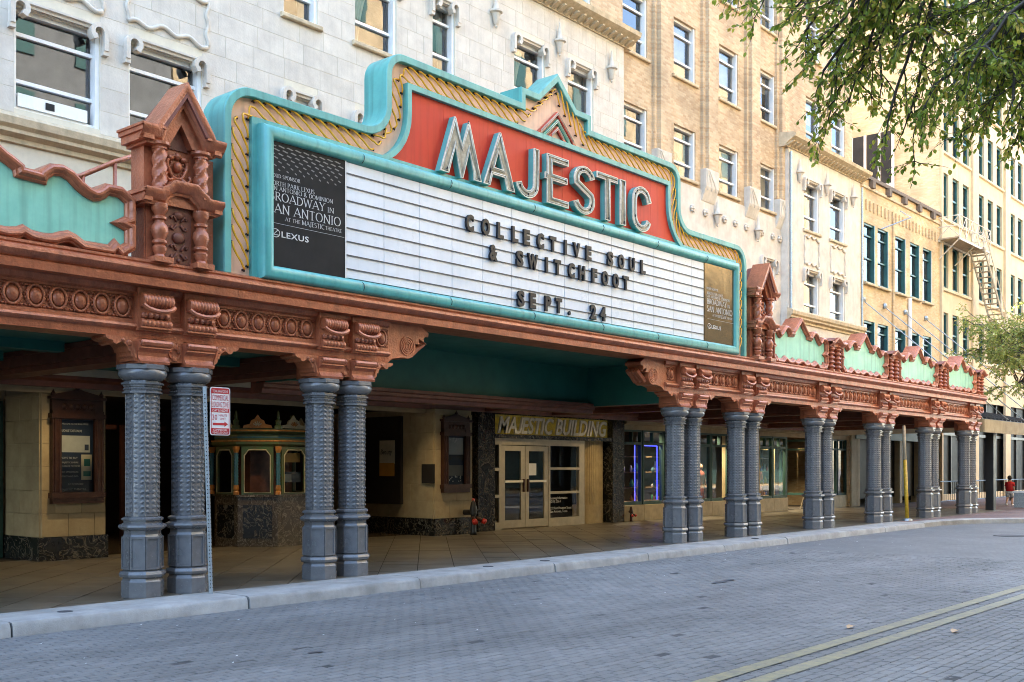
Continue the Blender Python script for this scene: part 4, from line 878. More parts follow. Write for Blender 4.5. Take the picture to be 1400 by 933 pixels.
for x, nm in ((12.22, 'small copper pier first after the far tower'), (16.45, 'small copper pier second after the far tower'), (20.75, 'small copper pier third after the far tower'), (24.7, 'small copper pier closing the far end of the parapet')): pier(x, nm)
hr = empty('handrail', (-8.4, 1.2, 4.27), 'brown pipe handrail behind the nearest parapet panel', 'handrail')
MB().tube([(-9.3, 1.5, 5.3), (-8.6, 1.5, 5.6), (-8.25, 1.5, 5.72), (-7.75, 1.5, 6.02), (-7.2, 1.5, 6.3)], .035, 8).build('rail', 'copper', hr, True)
for x, zt in ((-8.22, 5.72), (-7.74, 6.0)): MB().tube([(x, 1.5, 4.27), (x, 1.5, zt)], .03, 8).build('post', 'copper', hr, True)
MB().tube([(-8.6, 1.5, 5.1), (-7.2, 1.5, 5.75)], .03, 8).build('rail', 'copper', hr, True)

# =================================================================== marquee sign
sg_ = empty('marquee_sign', (0, -.3, 4.3), 'big red and teal marquee sign with white letterboard and neon rope border', 'sign')
def half_outline():
    return [(-7.26, 4.3), (-7.26, 6.42)] + arc(-6.80, 6.42, .46, 180, 90, 8)[1:] + [(-4.73, 6.88)] + arc(-4.73, 7.30, .42, -90, 0, 8)[1:] + [(-4.31, 7.80)] + arc(-3.93, 7.80, .38, 180, 90, 8)[1:] + [(-1.05, 8.18), (-1.05, 8.46), (-.58, 8.46), (0, 8.98)]
HO = half_outline(); OUT = HO + [(-x, z) for x, z in HO[-2::-1]]
body = OUT
body = offset(OUT, -.02, False); MB().solid([body[::-1]], -.33, .05, back=True).build('cabinet', 'sign_teal', sg_)
MB().sweep(OUT, [(.0, .06), (.0, -.44), (-.012, -.455), (-.11, -.455), (-.12, -.445), (-.12, -.335)]).build('outer_rim', 'sign_teal', sg_, True, 30)
band = offset(OUT, -.115, False); MB().solid([band[::-1]], -.355, -.34, sides=False).build('band_face', 'band_pink', sg_)
HI = [(-4.73, 6.42)] + arc(-4.73, 7.28, .86, -90, 0, 9)[1:] + [(-3.87, 7.755)]
INN = HI + [(-x, z) for x, z in HI[::-1]]
MB().sweep(INN, [(.0, -.35), (.0, -.47), (-.09, -.47), (-.095, -.40)]).build('inner_rim', 'sign_teal', sg_, True, 30)
rd = offset(INN, -.07, False); rd = [(rd[0][0], 6.30)] + rd[1:-1] + [(rd[-1][0], 6.30)]
# red panel in vertical sheets
xs_ = [-4.9, -3.0, -1.9, -.85, .2, 1.25, 2.3, 3.2, 4.9]
def poly_clip(p, a, b): return clip(clip(p, 0, a, False), 0, b, True)
for a, b in zip(xs_[:-1], xs_[1:]):
    p = poly_clip(rd, a + .002, b - .002)
    if len(p) > 2: MB().solid([p[::-1]], -.405, -.36).build('red_sheet', 'sign_red', sg_)
# neon ropes and their sockets
ctr_l = [(-6.965, 4.38), (-6.965, 6.36)] + arc(-6.69, 6.36, .275, 180, 90, 6)[1:] + [(-4.73, 6.635)] + arc(-4.73, 7.28, .645, -90, 0, 8)[1:] + [(-4.03, 7.74)] + arc(-3.86, 7.74, .17, 180, 90, 5)[1:] + [(-1.15, 7.915), (-.8, 8.03), (-.05, 8.66)]
def densify(p, st=.02):
    out = []
    for (a, b), (c, d) in zip(p[:-1], p[1:]):
        n = max(1, int(math.hypot(c - a, d - b) / st)); out += [(a + (c - a) * i / n, b + (d - b) * i / n) for i in range(n)]
    return out + [p[-1]]
tubes = MB(); sock = MB()
for mir in (-1, 1):
    path = densify([((x if mir < 0 else -x), z) for x, z in ctr_l]); nn = len(path); nrm = []
    for i in range(nn):
        a, b = path[max(0, i - 4)], path[min(nn - 1, i + 4)]; d = Vector((b[0] - a[0], b[1] - a[1])).normalized(); nrm.append((-d.y, d.x))
    Ls, st = 26, 11; s0_ = -8
    while s0_ < nn - 8:
        pts = []
        for t in range(13):
            u = t / 12; i = int(s0_ + Ls * u)
            if 0 <= i < nn:
                o_ = .125 * math.cos(math.pi * u); y = -.40 - .02 * math.sin(math.pi * u); pts.append((path[i][0] + nrm[i][0] * o_ * -mir * -1, y, path[i][1] + nrm[i][1] * o_))
        if len(pts) > 4:
            tubes.tube(pts, .0145, 6)
            for q in (0, -1): x, y, z = pts[q]; sock.tube([(x, -.355, z), (x, y + .01, z)], .016 if q != len(pts) // 2 else .01, 5); sock.ball((x + .01, -.385, z - .012), .017, .017, .02, 5, 3)
        s0_ += st
o = tubes.build('neon_tubes', 'neon_yellow', sg_, True); o['kind'] = 'stuff'
o = sock.build('sockets', 'socket', sg_); o['kind'] = 'stuff'
for k, (h, mt_) in enumerate(((.50, 'neon_red'), (.36, 'neon_green'), (.22, 'neon_red'))):
    w_ = h * 1.15; z0 = 7.80; c = MB(); cx = .05
    c.sweep([(cx - w_, z0), (cx, z0 + h), (cx + w_, z0)], [(0, -.36), (0, -.40), (-.06, -.40), (-.06, -.36)]); c = c.build('chevron', mt_, sg_)
    for d in (-.012, -.045): MB().tube([(cx - w_ + .07, -.42, z0 + .05 + d), (cx, -.42, z0 + h + d - .01), (cx + w_ - .07, -.42, z0 + .05 + d)], .007, 5).build('tube', 'neon_white', c, True)
# letterboard frame, panels and rails
FRP = [(0, -.40), (0, -.50), (.02, -.55), (.06, -.585), (.11, -.60), (.16, -.585), (.195, -.55), (.205, -.48), (.205, -.34)]
rect = [(-6.5, 4.485), (-6.5, 6.215), (6.5, 6.215), (6.5, 4.485)]
MB().sweep(rect, FRP, True).build('board_frame', 'sign_teal', sg_, True, 50)
MB().sweep(rect, [(.2, -.36), (.2, -.43), (.29, -.43), (.29, -.345)], True).build('frame_flange', 'sign_teal', sg_, True, 30)
sm = MB()
for x in (-4.9, -3.0, -.85, 1.25, 3.2, 5.2):
    for zz in (6.215, 4.28): sm.tube([(x, -.42 - .19 * math.sin(a), zz + .1 - .105 * math.cos(a)) for a in [i * math.pi / 8 for i in range(9)]], .006, 4)
sm.build('frame_seams', 'socket', sg_)
MB().box(-6.6, 6.6, -.49, -.34, 4.4, 6.3).build('board_back', 'board_rail', sg_)
cx_ = [-5.17 + .757 * k for k in range(14)] + [5.18]; rz = [6.215] + [6.045 - .2025 * k for k in range(8)] + [4.49]
for a, b in zip(cx_[:-1], cx_[1:]):
    for t, q in zip(rz[:-1], rz[1:]): MB().box(a + .006, b - .006, -.507, -.49, q + .006, t - .006).build('board_panel', 'board_white', sg_)
for z in rz[1:-1]: MB().box(-5.17, 5.18, -.522, -.508, z - .007, z + .007).build('board_rail', 'board_rail', sg_)
# channel letters
def ribbon(pts, w1, w2=None):
    w2 = w2 or w1; return offset(pts, w1, False) + offset(pts, -w2, False)[::-1]
def orient(l): 
    ar = sum(l[i - 1][0] * l[i][1] - l[i][0] * l[i - 1][1] for i in range(len(l))); return l if ar > 0 else l[::-1]
B0, T0, ST = 6.50, 7.40, .13
def fitx(l, x0, x1):
    a = min(p[0] for p in l); b = max(p[0] for p in l); return [(x0 + (x - a) / (b - a) * (x1 - x0), z) for x, z in l]
GL = []
GL.append(([[(-3.20, B0), (-3.0, B0), (-2.84, 6.98), (-2.71, B0 - .02), (-2.66, B0 - .02), (-2.50, 6.98), (-2.39, 6.62), (-2.39, B0), (-2.2, B0), (-2.5, 7.44), (-2.53, 7.44), (-2.68, 7.02), (-2.83, 7.44), (-2.86, 7.46)]]))
GL.append(([[(-2.15, B0), (-1.98, B0), (-1.92, 6.70), (-1.60, 6.70), (-1.53, B0), (-1.33, B0), (-1.70, 7.46), (-1.74, 7.46)], [(-1.87, 6.83), (-1.765, 7.12), (-1.65, 6.83)]]))
GL.append(([fitx(ribbon([(-.72, T0)] + arc(-.95, 6.76, .22, 0, -170, 10), .068), -1.29, -.65)]))
GL.append(([[(-.42, B0), (.22, B0), (.22, 6.62), (-.26, 6.62), (-.26, 6.93), (.18, 6.93), (.18, 7.05), (-.26, 7.05), (-.26, 7.28), (.22, 7.28), (.22, T0), (-.42, T0), (-.42, 7.05), (-.48, 7.05), (-.48, 6.93), (-.42, 6.93)]]))
GL.append(([fitx(ribbon(arc(.72, 7.13, .21, 15, 200, 9) + arc(.70, 6.76, .215, 30, -165, 10), .062), .38, 1.05)]))
GL.append(([[(1.40, B0), (1.56, B0), (1.56, 7.28), (1.82, 7.28), (1.82, T0), (1.12, T0), (1.12, 7.28), (1.40, 7.28)]]))
GL.append(([[(1.90, B0), (2.10, B0), (2.10, T0), (1.90, T0)]]))
GL.append(([fitx(ribbon([(2.95, 7.1)] + arc(2.70, 7.1, .235, 15, 180, 9)[1:] + arc(2.70, 6.78, .235, 180, 345, 9), .066), 2.34, 3.03)]))
for loops in GL:
    loops = [orient(loops[0])] + [orient(h)[::-1] for h in loops[1:]]
    r = MB().solid(loops, -.515, -.40).build('letter', 'sign_teal', sg_)
    inl = [offset(l, .03) for l in loops]                     # CCW outer: left = inside
    MB().solid([l for l in loops] + [l[::-1] for l in inl], -.585, -.56) if False else None
    rim = MB()
    for l in loops: rim.sweep(l, [(0, -.51), (0, -.54), (.016, -.54), (.016, -.517)], True)
    rim.build('letter_rim', 'letter_cream', r)
    MB().solid([offset(l, .02) for l in loops], -.518, -.516, sides=False).build('letter_face', 'letter_recess_shade', r)
    tb = MB()
    for l in loops:
        tb.tube([(x, -.535, z) for x, z in offset(l, .036)], .0085, 5, closed=True)
    tb.build('neon_outline', 'neon_white', r, True)
    st_ = MB(); L0 = loops[0]
    for q in range(7):
        i = random.randrange(len(L0)); x, z = offset(L0, .045)[i]; st_.ball((x + random.uniform(-.01, .01), -.53, z + random.uniform(-.03, .03)), .018, .012, random.uniform(.02, .05), 6, 4)
    st_ = st_.build('letter_socket', 'socket', r); st_['kind'] = 'stuff'

# hung black letters
LR = [('COLLECTIVESOUL', [-2.52, -2.12, -1.74, -1.35, -1.03, -0.64, -0.28, 0.1, 0.44, 0.82, 1.53, 1.91, 2.29, 2.69], 5.635, 'top'),
      ('&SWITCHFOOT', [-1.92, -1.22, -0.86, -0.46, -0.14, 0.28, 0.61, 1.01, 1.36, 1.72, 2.07], 5.23, 'middle'), ('SEPT.24', [-1.19, -0.86, -0.42, -0.11, 0.22, 0.97, 1.29], 4.62 - .09, 'bottom')]
WID = dict(C=.19, O=.2, L=.165, E=.17, T=.19, I=.062, V=.21, S=.19, U=.185, W=.28, H=.185, F=.165, P=.18)
ORD = ['first', 'second', 'third', 'fourth', 'fifth', 'sixth', 'seventh', 'eighth', 'ninth', 'tenth', 'eleventh', 'twelfth', 'thirteenth', 'fourteenth']
for txt, xs2, zb, nm in LR:
    for i, (ch, x) in enumerate(zip(txt, xs2)):
        w_ = WID.get(ch, .21 if ch == '&' else .185) if ch != '.' else .06
        m_ = MB(); put_text(m_, ch, x - w_ / 2, -.545, zb, .355, ext=.016, off=.013, bevel=.006, fit=w_)
        r = empty('board_letter', (x, -.53, zb)); o = None
        bpy.data.objects.remove(r)
        o = m_.build('board_letter', 'board_letter')
        kind = {'&': 'ampersand', '.': 'full stop', '2': 'numeral 2', '4': 'numeral 4'}.get(ch, 'letter ' + ch)
        tag(o, 'black raised %s, %s character of the %s line on the letterboard' % (kind, ORD[i], nm), 'letter', 'black characters on the letterboard')

# serif lettering for the banners: thick uprights, thin arms, small serifs
def ell(cx, cy, rx, ry, a0, a1, n=12): return [(cx + rx * math.cos(R(a0 + (a1 - a0) * i / n)), cy + ry * math.sin(R(a0 + (a1 - a0) * i / n))) for i in range(n + 1)]
GLY = {
 'A': (.82, [[(.02, 0), (.42, 1)], [(.4, 1), (.8, 0)], [(.17, .34), (.66, .34)]], [(.04, 0), (.78, 0)]),
 'B': (.66, [[(.14, 0), (.14, 1)], [(.14, .98)] + ell(.3, .76, .26, .22, 90, -90) + [(.14, .53)], [(.14, .53)] + ell(.32, .27, .3, .26, 90, -90) + [(.14, .02)]], [(.1, 0), (.1, 1)]),
 'C': (.74, [ell(.44, .5, .38, .49, 50, 310, 16)], []), 'D': (.8, [[(.14, 0), (.14, 1)], [(.14, .98), (.3, .98)] + ell(.32, .5, .42, .48, 90, -90) + [(.14, .02)]], [(.1, 0), (.1, 1)]),
 'E': (.6, [[(.14, 0), (.14, 1)], [(.14, .98), (.55, .98)], [(.14, .52), (.46, .52)], [(.14, .02), (.58, .02)]], [(.1, 0), (.1, 1)]),
 'H': (.82, [[(.14, 0), (.14, 1)], [(.68, 0), (.68, 1)], [(.14, .52), (.68, .52)]], [(.14, 0), (.14, 1), (.68, 0), (.68, 1)]),
 'I': (.3, [[(.15, 0), (.15, 1)]], [(.15, 0), (.15, 1)]), 'J': (.4, [[(.26, 1), (.26, .1), (.16, -.12), (.02, -.16)]], [(.26, 1)]),
 'K': (.74, [[(.14, 0), (.14, 1)], [(.66, 1), (.14, .45)], [(.28, .58), (.72, 0)]], [(.14, 0), (.14, 1)]),
 'L': (.58, [[(.14, 0), (.14, 1)], [(.14, .02), (.56, .02)]], [(.14, 0), (.14, 1)]),
 'M': (1., [[(.1, 0), (.16, 1)], [(.16, 1), (.5, .05)], [(.5, .05), (.84, 1)], [(.84, 1), (.9, 0)]], [(.1, 0), (.9, 0)]),
 'N': (.86, [[(.12, 0), (.12, 1)], [(.12, 1), (.74, 0)], [(.74, 0), (.74, 1)]], [(.12, 0), (.74, 1)]),
 'O': (.88, [ell(.44, .5, .38, .5, 90, 450, 22)], []), 'P': (.62, [[(.14, 0), (.14, 1)], [(.14, .98)] + ell(.3, .73, .28, .25, 90, -90) + [(.14, .48)]], [(.14, 0), (.14, 1)]),
 'R': (.72, [[(.14, 0), (.14, 1)], [(.14, .98)] + ell(.3, .75, .26, .23, 90, -90) + [(.14, .52)], [(.32, .52), (.72, 0)]], [(.14, 0), (.14, 1)]),
 'S': (.56, [ell(.28, .76, .2, .23, 40, 260, 10) + ell(.28, .26, .22, .25, 80, -150, 11)], []), 'T': (.7, [[(.35, 0), (.35, 1)], [(.04, .97), (.66, .97)]], [(.35, 0)]),
 'U': (.8, [[(.14, 1), (.14, .3)] + ell(.4, .3, .26, .3, 180, 360, 10) + [(.66, 1)]], [(.14, 1), (.66, 1)]),
 'W': (1.06, [[(.04, 1), (.3, 0)], [(.3, 0), (.54, .95)], [(.54, .95), (.78, 0)], [(.78, 0), (1.02, 1)]], [(.04, 1), (1.02, 1)]),
 'X': (.7, [[(.04, 1), (.66, 0)], [(.64, 1), (.06, 0)]], []), 'Y': (.72, [[(.04, 1), (.36, .48)], [(.68, 1), (.36, .48)], [(.36, .5), (.36, 0)]], [(.36, 0), (.06, 1), (.66, 1)]),
 '&': (.84, [ell(.36, .76, .17, .22, -60, 240, 12) + [(.74, .02)], ell(.36, .26, .27, .26, 130, 370, 12)], []), ' ': (.34, [], [])}
def serif(mb, txt, x, y, z, h, width=None):
    adv = sum(GLY[c][0] + .07 for c in txt); sx = (width / adv) if width else h; cx = x; dz = 0
    for c in txt:
        w_, strokes, ser = GLY[c]
        for st in strokes:
            P_ = [(cx + a * sx, z + b * h) for a, b in st]; dz += .00012
            for (a, b), (c2, d) in zip(P_[:-1], P_[1:]):
                v_ = Vector((c2 - a, d - b)); L = v_.length
                if L < 1e-6: continue
                u = v_ / L; vert = abs(u.y); heavy = vert > .5 and not (u.x * u.y > .12 and c in 'AWMNKXY') ; wd = h * (.062 if heavy else .03); nx, nz = -u.y * wd, u.x * wd; ex, ez = u.x * wd * .25, u.y * wd * .25
                dz += .00002
                mb.add([(a - ex + nx, y - dz, b - ez + nz), (a - ex - nx, y - dz, b - ez - nz), (c2 + ex - nx, y - dz, d + ez - nz), (c2 + ex + nx, y - dz, d + ez + nz)], [(0, 1, 2, 3)])
        for a, b in ser:
            dz += .00002; mb.add([(cx + a * sx - .15 * sx, y - dz, z + b * h - (.035 * h if b > .5 else 0)), (cx + a * sx + .15 * sx, y - dz, z + b * h - (.035 * h if b > .5 else 0)), (cx + a * sx + .15 * sx, y - dz, z + b * h + (0 if b > .5 else .035 * h)), (cx + a * sx - .15 * sx, y - dz, z + b * h + (0 if b > .5 else .035 * h))], [(0, 1, 2, 3)])
        cx += (w_ + .07) * sx
    return mb
def banner(x0, x1, mt_, tx_mt, label, k=1., gold=False):
    r = empty('banner', ((x0 + x1) / 2, -.51, 4.49), label, 'banner')
    MB().box(x0, x1, -.518, -.49, 4.48, 6.22).build('sheet', mt_, r)
    y = -.520; t = MB(); a = (-6.58 if not gold else x0 + .1); s_ = 1. if not gold else .88
    for txt, xo, z, h, w_ in (('PROUD SPONSOR', -.02, 5.715, .05, .56), ('NORTH PARK LEXUS', 0, 5.605, .062, .80), ('SAN ANTONIO & DOMINION', -.02, 5.535, .058, 1.16), ('BROADWAY', .0, 5.395, .118, 1.0), ('IN', 1.04, 5.395, .075, .13), ('SAN ANTONIO', .0, 5.225, .128, 1.30), ('AT THE', .28, 5.135, .05, .27), ('MAJESTIC', .575, 5.13, .066, .41), ('THEATRE', 1.0, 5.135, .05, .31)):
        serif(t, txt, a + xo * s_, y, z - (.07 if gold else 0), h, w_ * s_)
    zz = 4.94 if not gold else 4.83; cx = a + (.115 if not gold else .1)
    t.sweep([(cx + .075 * math.cos(q), zz + .062 * math.sin(q)) for q in [i * math.pi / 10 for i in range(20)]], [(0, y - .002), (.01, y - .002)], True)
    t.sweep([(cx + .03, zz + .045), (cx - .05, zz - .03), (cx + .055, zz - .03)], [(0, y - .003), (.011, y - .003)])
    put_text(t, 'LEXUS', cx + .1, y - .002, zz - .045, .115, off=.002, fit=.48 * s_, spacing=1.1)
    t.add([(a + .02, y - .001, 5.075 if not gold else 4.99), (x1 - .03, y - .001, 5.075 if not gold else 4.99), (x1 - .03, y - .001, 5.079 if not gold else 4.994), (a + .02, y - .001, 5.079 if not gold else 4.994)], [(0, 1, 2, 3)])
    t.build('lettering', tx_mt, r)
    if not gold:
        g_ = MB()
        for row_ in range(7):
            for i in range(9):
                x = x0 + .05 + i * .145 + (row_ % 2) * .07; z = 6.16 - row_ * .055; s2 = 1 - row_ * .11
                if x + .1 < x1 and z > 5.75: g_.add([(x, y, z), (x + .1 * s2, y, z - .018), (x + .125 * s2, y, z - .004), (x + .03 * s2, y, z + .014)], [(0, 1, 2, 3)])
        g_ = g_.build('printed_grille', 'banner_grey', r); g_['kind'] = 'stuff'
        MB().box(x1 - .012, x1 + .008, -.524, -.5, 4.48, 6.22).build('edge_trim', 'window_white', r)
    return r
banner(-6.62, -5.19, 'banner_black', 'banner_print', 'black printed banner with white serif lettering at the near end of the letterboard')
banner(5.2, 6.62, 'banner_gold', 'banner_print', 'shiny bronze looking banner with white lettering at the far end of the letterboard', gold=True)

# =================================================================== ticket booth
bo = empty('ticket_booth', (-1.32, 6.67, 0), 'ornate octagonal ticket booth with marble base and painted green crown in the lobby', 'ticket booth')
mat('paint_green', (.05, .11, .04), .4, 0, .3, 10, col2=(.09, .06, .025)); mat('paint_orange', (.5, .2, .04), .4, 0, .3, 10); mat('paint_blue', (.03, .13, .2), .4, 0, .2, 10); mat('paint_cream', (.5, .45, .3), .5, 0, .2, 10); mat('wood_red', (.16, .05, .025), .45, 0, .3, 6)
mat('notice_navy', (.015, .03, .07), .4); mat('poster_grey', (.5, .52, .53), .5); mat('poster_orange', (.62, .3, .05), .5); mat('poster_teal', (.02, .18, .16), .5); mat('poster_cream', (.72, .66, .5), .5)
bc = (-1.32, 6.67, 0); C8 = 1 / math.cos(O8)
MB().lathe(bc, [(1.0 * C8, 0), (1.0 * C8, 1.04), (1.04 * C8, 1.05), (1.04 * C8, 1.1), (.9, 1.101)], 8, O8).build('base', 'marble_brown', bo)
def facet(k, u, z, d=0., ap_=1.0):
    a = R(270 + 45 * k); ca, sa = math.cos(a), math.sin(a); return (bc[0] + ca * (ap_ + d) - sa * u, bc[1] + sa * (ap_ + d) + ca * u, z)
def fbox(mb, k, u0, u1, z0, z1, d0, d1):
    v = [facet(k, u, z, d) for d in (d1, d0) for u, z in ((u0, z0), (u1, z0), (u1, z1), (u0, z1))]
    mb.add(v, [(0, 1, 2, 3), (0, 4, 5, 1), (1, 5, 6, 2), (2, 6, 7, 3), (3, 7, 4, 0)]); return mb
MB().lathe(bc, [(1.02 * C8, 2.12), (1.06 * C8, 2.16), (1.06 * C8, 2.22), (1.0 * C8, 2.24), (1.0 * C8, 2.36), (1.1 * C8, 2.42), (1.1 * C8, 2.48), (.8, 2.5)], 8, O8).build('entablature', 'paint_green', bo)
for z, mt_ in ((2.225, 'paint_orange'), (2.30, 'paint_blue'), (2.44, 'paint_orange')):
    MB().lathe(bc, [((1.065 if z < 2.25 else 1.005 if z < 2.4 else 1.104) * C8, z - .012), ((1.07 if z < 2.25 else 1.012 if z < 2.4 else 1.11) * C8, z), ((1.065 if z < 2.25 else 1.005 if z < 2.4 else 1.104) * C8, z + .02)], 8, O8, cap=False).build('painted_band', mt_, bo)
MB().lathe(bc, [(.6, 1.1), (.6, 2.12)], 8, O8, cap=False).build('inner_screen', 'wood_red', bo)
for k in (-2, -1, 0, 1, 2):
    p = MB(); fbox(p, k, -.3, .3, .18, .88, -.005, .012); p.build('base_panel', 'marble_black' if k else 'marble_brown', bo)
    f = MB(); hw = 1.0 * math.tan(O8)
    pts = [(-.27, 1.14), (.27, 1.14), (.27, 1.92), (.18, 2.04), (-.18, 2.04), (-.27, 1.92)]; outp = [(-.33, 1.1), (.33, 1.1), (.33, 2.11), (-.33, 2.11)]
    m2 = MB().solid([outp, pts[::-1]], 0, .06, sides=True); m2.v = [facet(k, x, z, .03 - y) for x, y, z in m2.v]; f.v, f.f = m2.v, m2.f; f = f.build('window', 'paint_green', bo)
    q = MB(); q.add([facet(k, x, z, -.01) for x, z in pts], [tuple(range(6))]); q.build('pane', 'glass_case', f)
    h = MB(); h.tube([facet(k, x, z, .04) for x, z in pts], .014, 5, closed=True); h.build('gilt_edge', 'paint_cream', f)
    cr = MB()
    sh_ = [(-.3, 2.5), (.3, 2.5), (.28, 2.56), (.16, 2.58), (.13, 2.66), (.06, 2.69), (0, 2.78), (-.06, 2.69), (-.13, 2.66), (-.16, 2.58), (-.28, 2.56)]
    m2 = MB().solid([sh_], 0, .05, back=True); m2.v = [facet(k, x, z, .02 - y) for x, y, z in m2.v]; cr.v, cr.f = m2.v, m2.f
    cr = cr.build('crest', 'paint_cream' if k % 2 == 0 else 'paint_orange', bo)
    fa_ = MB()
    for i in range(5): a = R(30 + 30 * i); fa_.tube([facet(k, .02 * math.cos(a), 2.54 + .02 * math.sin(a), .04), facet(k, .1 * math.cos(a), 2.54 + .1 * math.sin(a), .035)], .012, 5)
    fa_.build('fan', 'paint_orange' if k % 2 == 0 else 'paint_cream', cr)
for k in range(-2, 4):
    a = R(270 - 22.5 + 45 * k); x, y = bc[0] + 1.05 * C8 * math.cos(a), bc[1] + 1.05 * C8 * math.sin(a)
    c = MB(); twisted(c, x, y, 1.3, 1.98, .045, 10, 30, 30); c = c.build('colonnette', 'paint_blue', bo, True)
    MB().lathe((x, y, 1.1), [(.06, 0), (.06, .06), (.045, .08), (.06, .12), (.05, .2)], 8).lathe((x, y, 1.98), [(.045, 0), (.07, .07), (.07, .13)], 8).build('colonnette_cap', 'paint_orange', c)
    MB().lathe((x, y, 2.48), [(.09, 0), (.09, .06), (.05, .08), (.06, .14), (.07, .17), (.03, .2), (.035, .26), (.02, .36), (.0, .4)], 8).build('finial', 'paint_green', bo)
pb = MB(); fbox(pb, 0, -.25, .24, 1.35, 1.58, -.05, -.045); pb.build('notice', 'notice_navy', bo)
pb = MB(); fbox(pb, 0, -.23, -.02, 1.37, 1.53, -.045, -.04); pb.build('notice_sheet', 'poster_grey', bo)
pb = MB(); fbox(pb, 0, -.25, .25, 1.78, 1.98, -.1, -.09); pb.build('booth_lamp_shade', 'poster_orange', bo)

ch = empty('chandelier', (-4.5, 8.4, 3.25), 'small glowing chandelier in the dark lobby behind the first columns', 'lamp')
emit('bulb_glow', (1, .55, .18), 5); MB().tube([(-4.5, 8.4, 3.25), (-4.5, 8.4, 2.82)], .015, 5).build('stem', 'bronze', ch)
for k in range(6): a = k * math.pi / 3; MB().tube([(-4.5, 8.4, 2.8), (-4.5 + .15 * math.cos(a), 8.4 + .15 * math.sin(a), 2.74), (-4.5 + .26 * math.cos(a), 8.4 + .26 * math.sin(a), 2.8)], .012, 5).build('arm', 'bronze', ch); MB().ball((-4.5 + .26 * math.cos(a), 8.4 + .26 * math.sin(a), 2.84), .035, .035, .045, 8, 5).build('bulb', 'bulb_glow', ch)
# poster cases
def case(x0, x1, z0, z1, y, label, kind):
    r = empty('poster_case', ((x0 + x1) / 2, y, z0), label, 'poster case'); w_ = x1 - x0; fw = w_ * .17
    f = MB(); f.box(x0, x0 + fw, y - .12, y, z0 + .2, z1 - .3); f.box(x1 - fw, x1, y - .12, y, z0 + .2, z1 - .3); f.box(x0 - .03, x1 + .03, y - .15, y, z0 + .1, z0 + .2); f.box(x0, x1, y - .12, y, z0, z0 + .1); f.box(x0 - .03, x1 + .03, y - .15, y, z1 - .44, z1 - .36); f.box(x0, x1, y - .1, y, z1 - .36, z1 - .1); f.box(x0 - .04, x1 + .04, y - .16, y, z1 - .1, z1 - .05); f.box(x0 + fw, x1 - fw, y - .03, y, z0 + .2, z1 - .4); f.box(x0 + fw, x1 - fw, y - .1, y - .031, z1 - .46, z1 - .36)
    for x in (x0 + fw * .5, x1 - fw * .5):
        for q in (-.25, .25): f.tube([(x + q * fw, y - .125, z0 + .22), (x + q * fw, y - .125, z1 - .46)], .014, 6)
    f.build('frame', 'bronze', r)
    c = MB(); xc = (x0 + x1) / 2; c.solid([[(x0, z1 - .06), (x1, z1 - .06), (x1 - .1, z1), (xc + .12, z1 + .06), (xc, z1 + .1), (xc - .12, z1 + .06), (x0 + .1, z1)]], y - .1, y - .02, back=True)
    for x in (x0 + .03, xc, x1 - .03): c.lathe((x, y - .08, z1 + (.06 if x == xc else -.05)), [(.03, 0), (.045, .05), (.02, .08), (0, .13)], 8)
    for i in range(5): c.ball((x0 + fw + (w_ - 2 * fw) * (i + .5) / 5, y - .1, z1 - .23), .05, .03, .06, 8, 5)
    c.build('crest', 'bronze', r, True, 40)
    a, b, p, q = x0 + fw, x1 - fw, z0 + .2, z1 - .46; W, H = b - a, q - p
    def sheet(u0, u1, v0, v1, mt_, nm='print', d=.0): MB().box(a + W * u0, a + W * u1, y - .038 - d, y - .032 - d, p + H * v0, p + H * v1).build(nm, mt_, po_)
    if kind == 'tickets':
        po_ = MB().box(a, b, y - .036, y - .03, p, q).build('poster', 'notice_navy', r)
        sheet(.03, .9, .55, .78, 'poster_grey'); sheet(.64, .96, .17, .52, 'poster_cream'); sheet(.74, .86, .58, .66, 'notice_navy', d=.003); sheet(.72, .9, .36, .46, 'poster_teal', d=.003); sheet(.7, .92, .22, .29, 'poster_teal', d=.003)
        t = MB()
        for txt, u, v, s_, w2 in (('WELCOME TO THE BOX OFFICE', .05, .93, .04, .8), ('PURCHASE TICKETS ONLINE', .04, .83, .06, .62), ('WAYS TO BUY', .03, .46, .05, .5), ('MAJESTIC EMPIRE', .05, .4, .04, .5), ('CHARLINE MCCOMBS', .05, .35, .04, .55), ('BOX OFFICE HOURS', .05, .27, .04, .5), ('TICKETS AND INFO', .05, .21, .04, .5), ('BUY TICKETS HERE', .25, .1, .045, .45), ('MAJESTIC THEATRE', .03, .03, .045, .75)): put_text(t, txt, a + W * u, y - .0395, p + H * v, s_, fit=W * w2)
        t.build('lettering', 'sign_white', po_)
    else:
        po_ = MB().box(a, b, y - .036, y - .03, p, q).build('poster', 'notice_navy', r)
        sheet(.03, .97, .62, .97, 'poster_grey'); sheet(.03, .97, .5, .62, 'asphalt'); sheet(.05, .95, .18, .4, 'banner_grey')
        car = MB().solid([[(a + W * u, p + H * v) for u, v in ((.08, .42), (.92, .42), (.94, .49), (.8, .51), (.68, .56), (.36, .56), (.24, .5), (.08, .48))]], y - .043, y - .04); car.build('printed_car', 'notice_navy', po_)
        t = MB()
        for i in range(10): x, z = a + W * random.uniform(.1, .8), p + H * random.uniform(.86, .95); t.box(x, x + .03, y - .042, y - .04, z, z + .03)
        for i in range(12): x, z = a + W * random.uniform(.1, .8), p + H * random.uniform(.05, .16); t.box(x, x + .03, y - .042, y - .04, z, z + .03)
        t.build('lettering', 'sign_white', po_)
    MB().add([(a, y - .06, p), (b, y - .06, p), (b, y - .06, q), (a, y - .06, q)], [(0, 1, 2, 3)]).build('pane', 'glass_case', r)
    return r
case(-6.47, -5.5, 1.02, 3.0, 6.02, 'carved bronze poster case with ticket notice on the stone pier beside the green door', 'tickets')
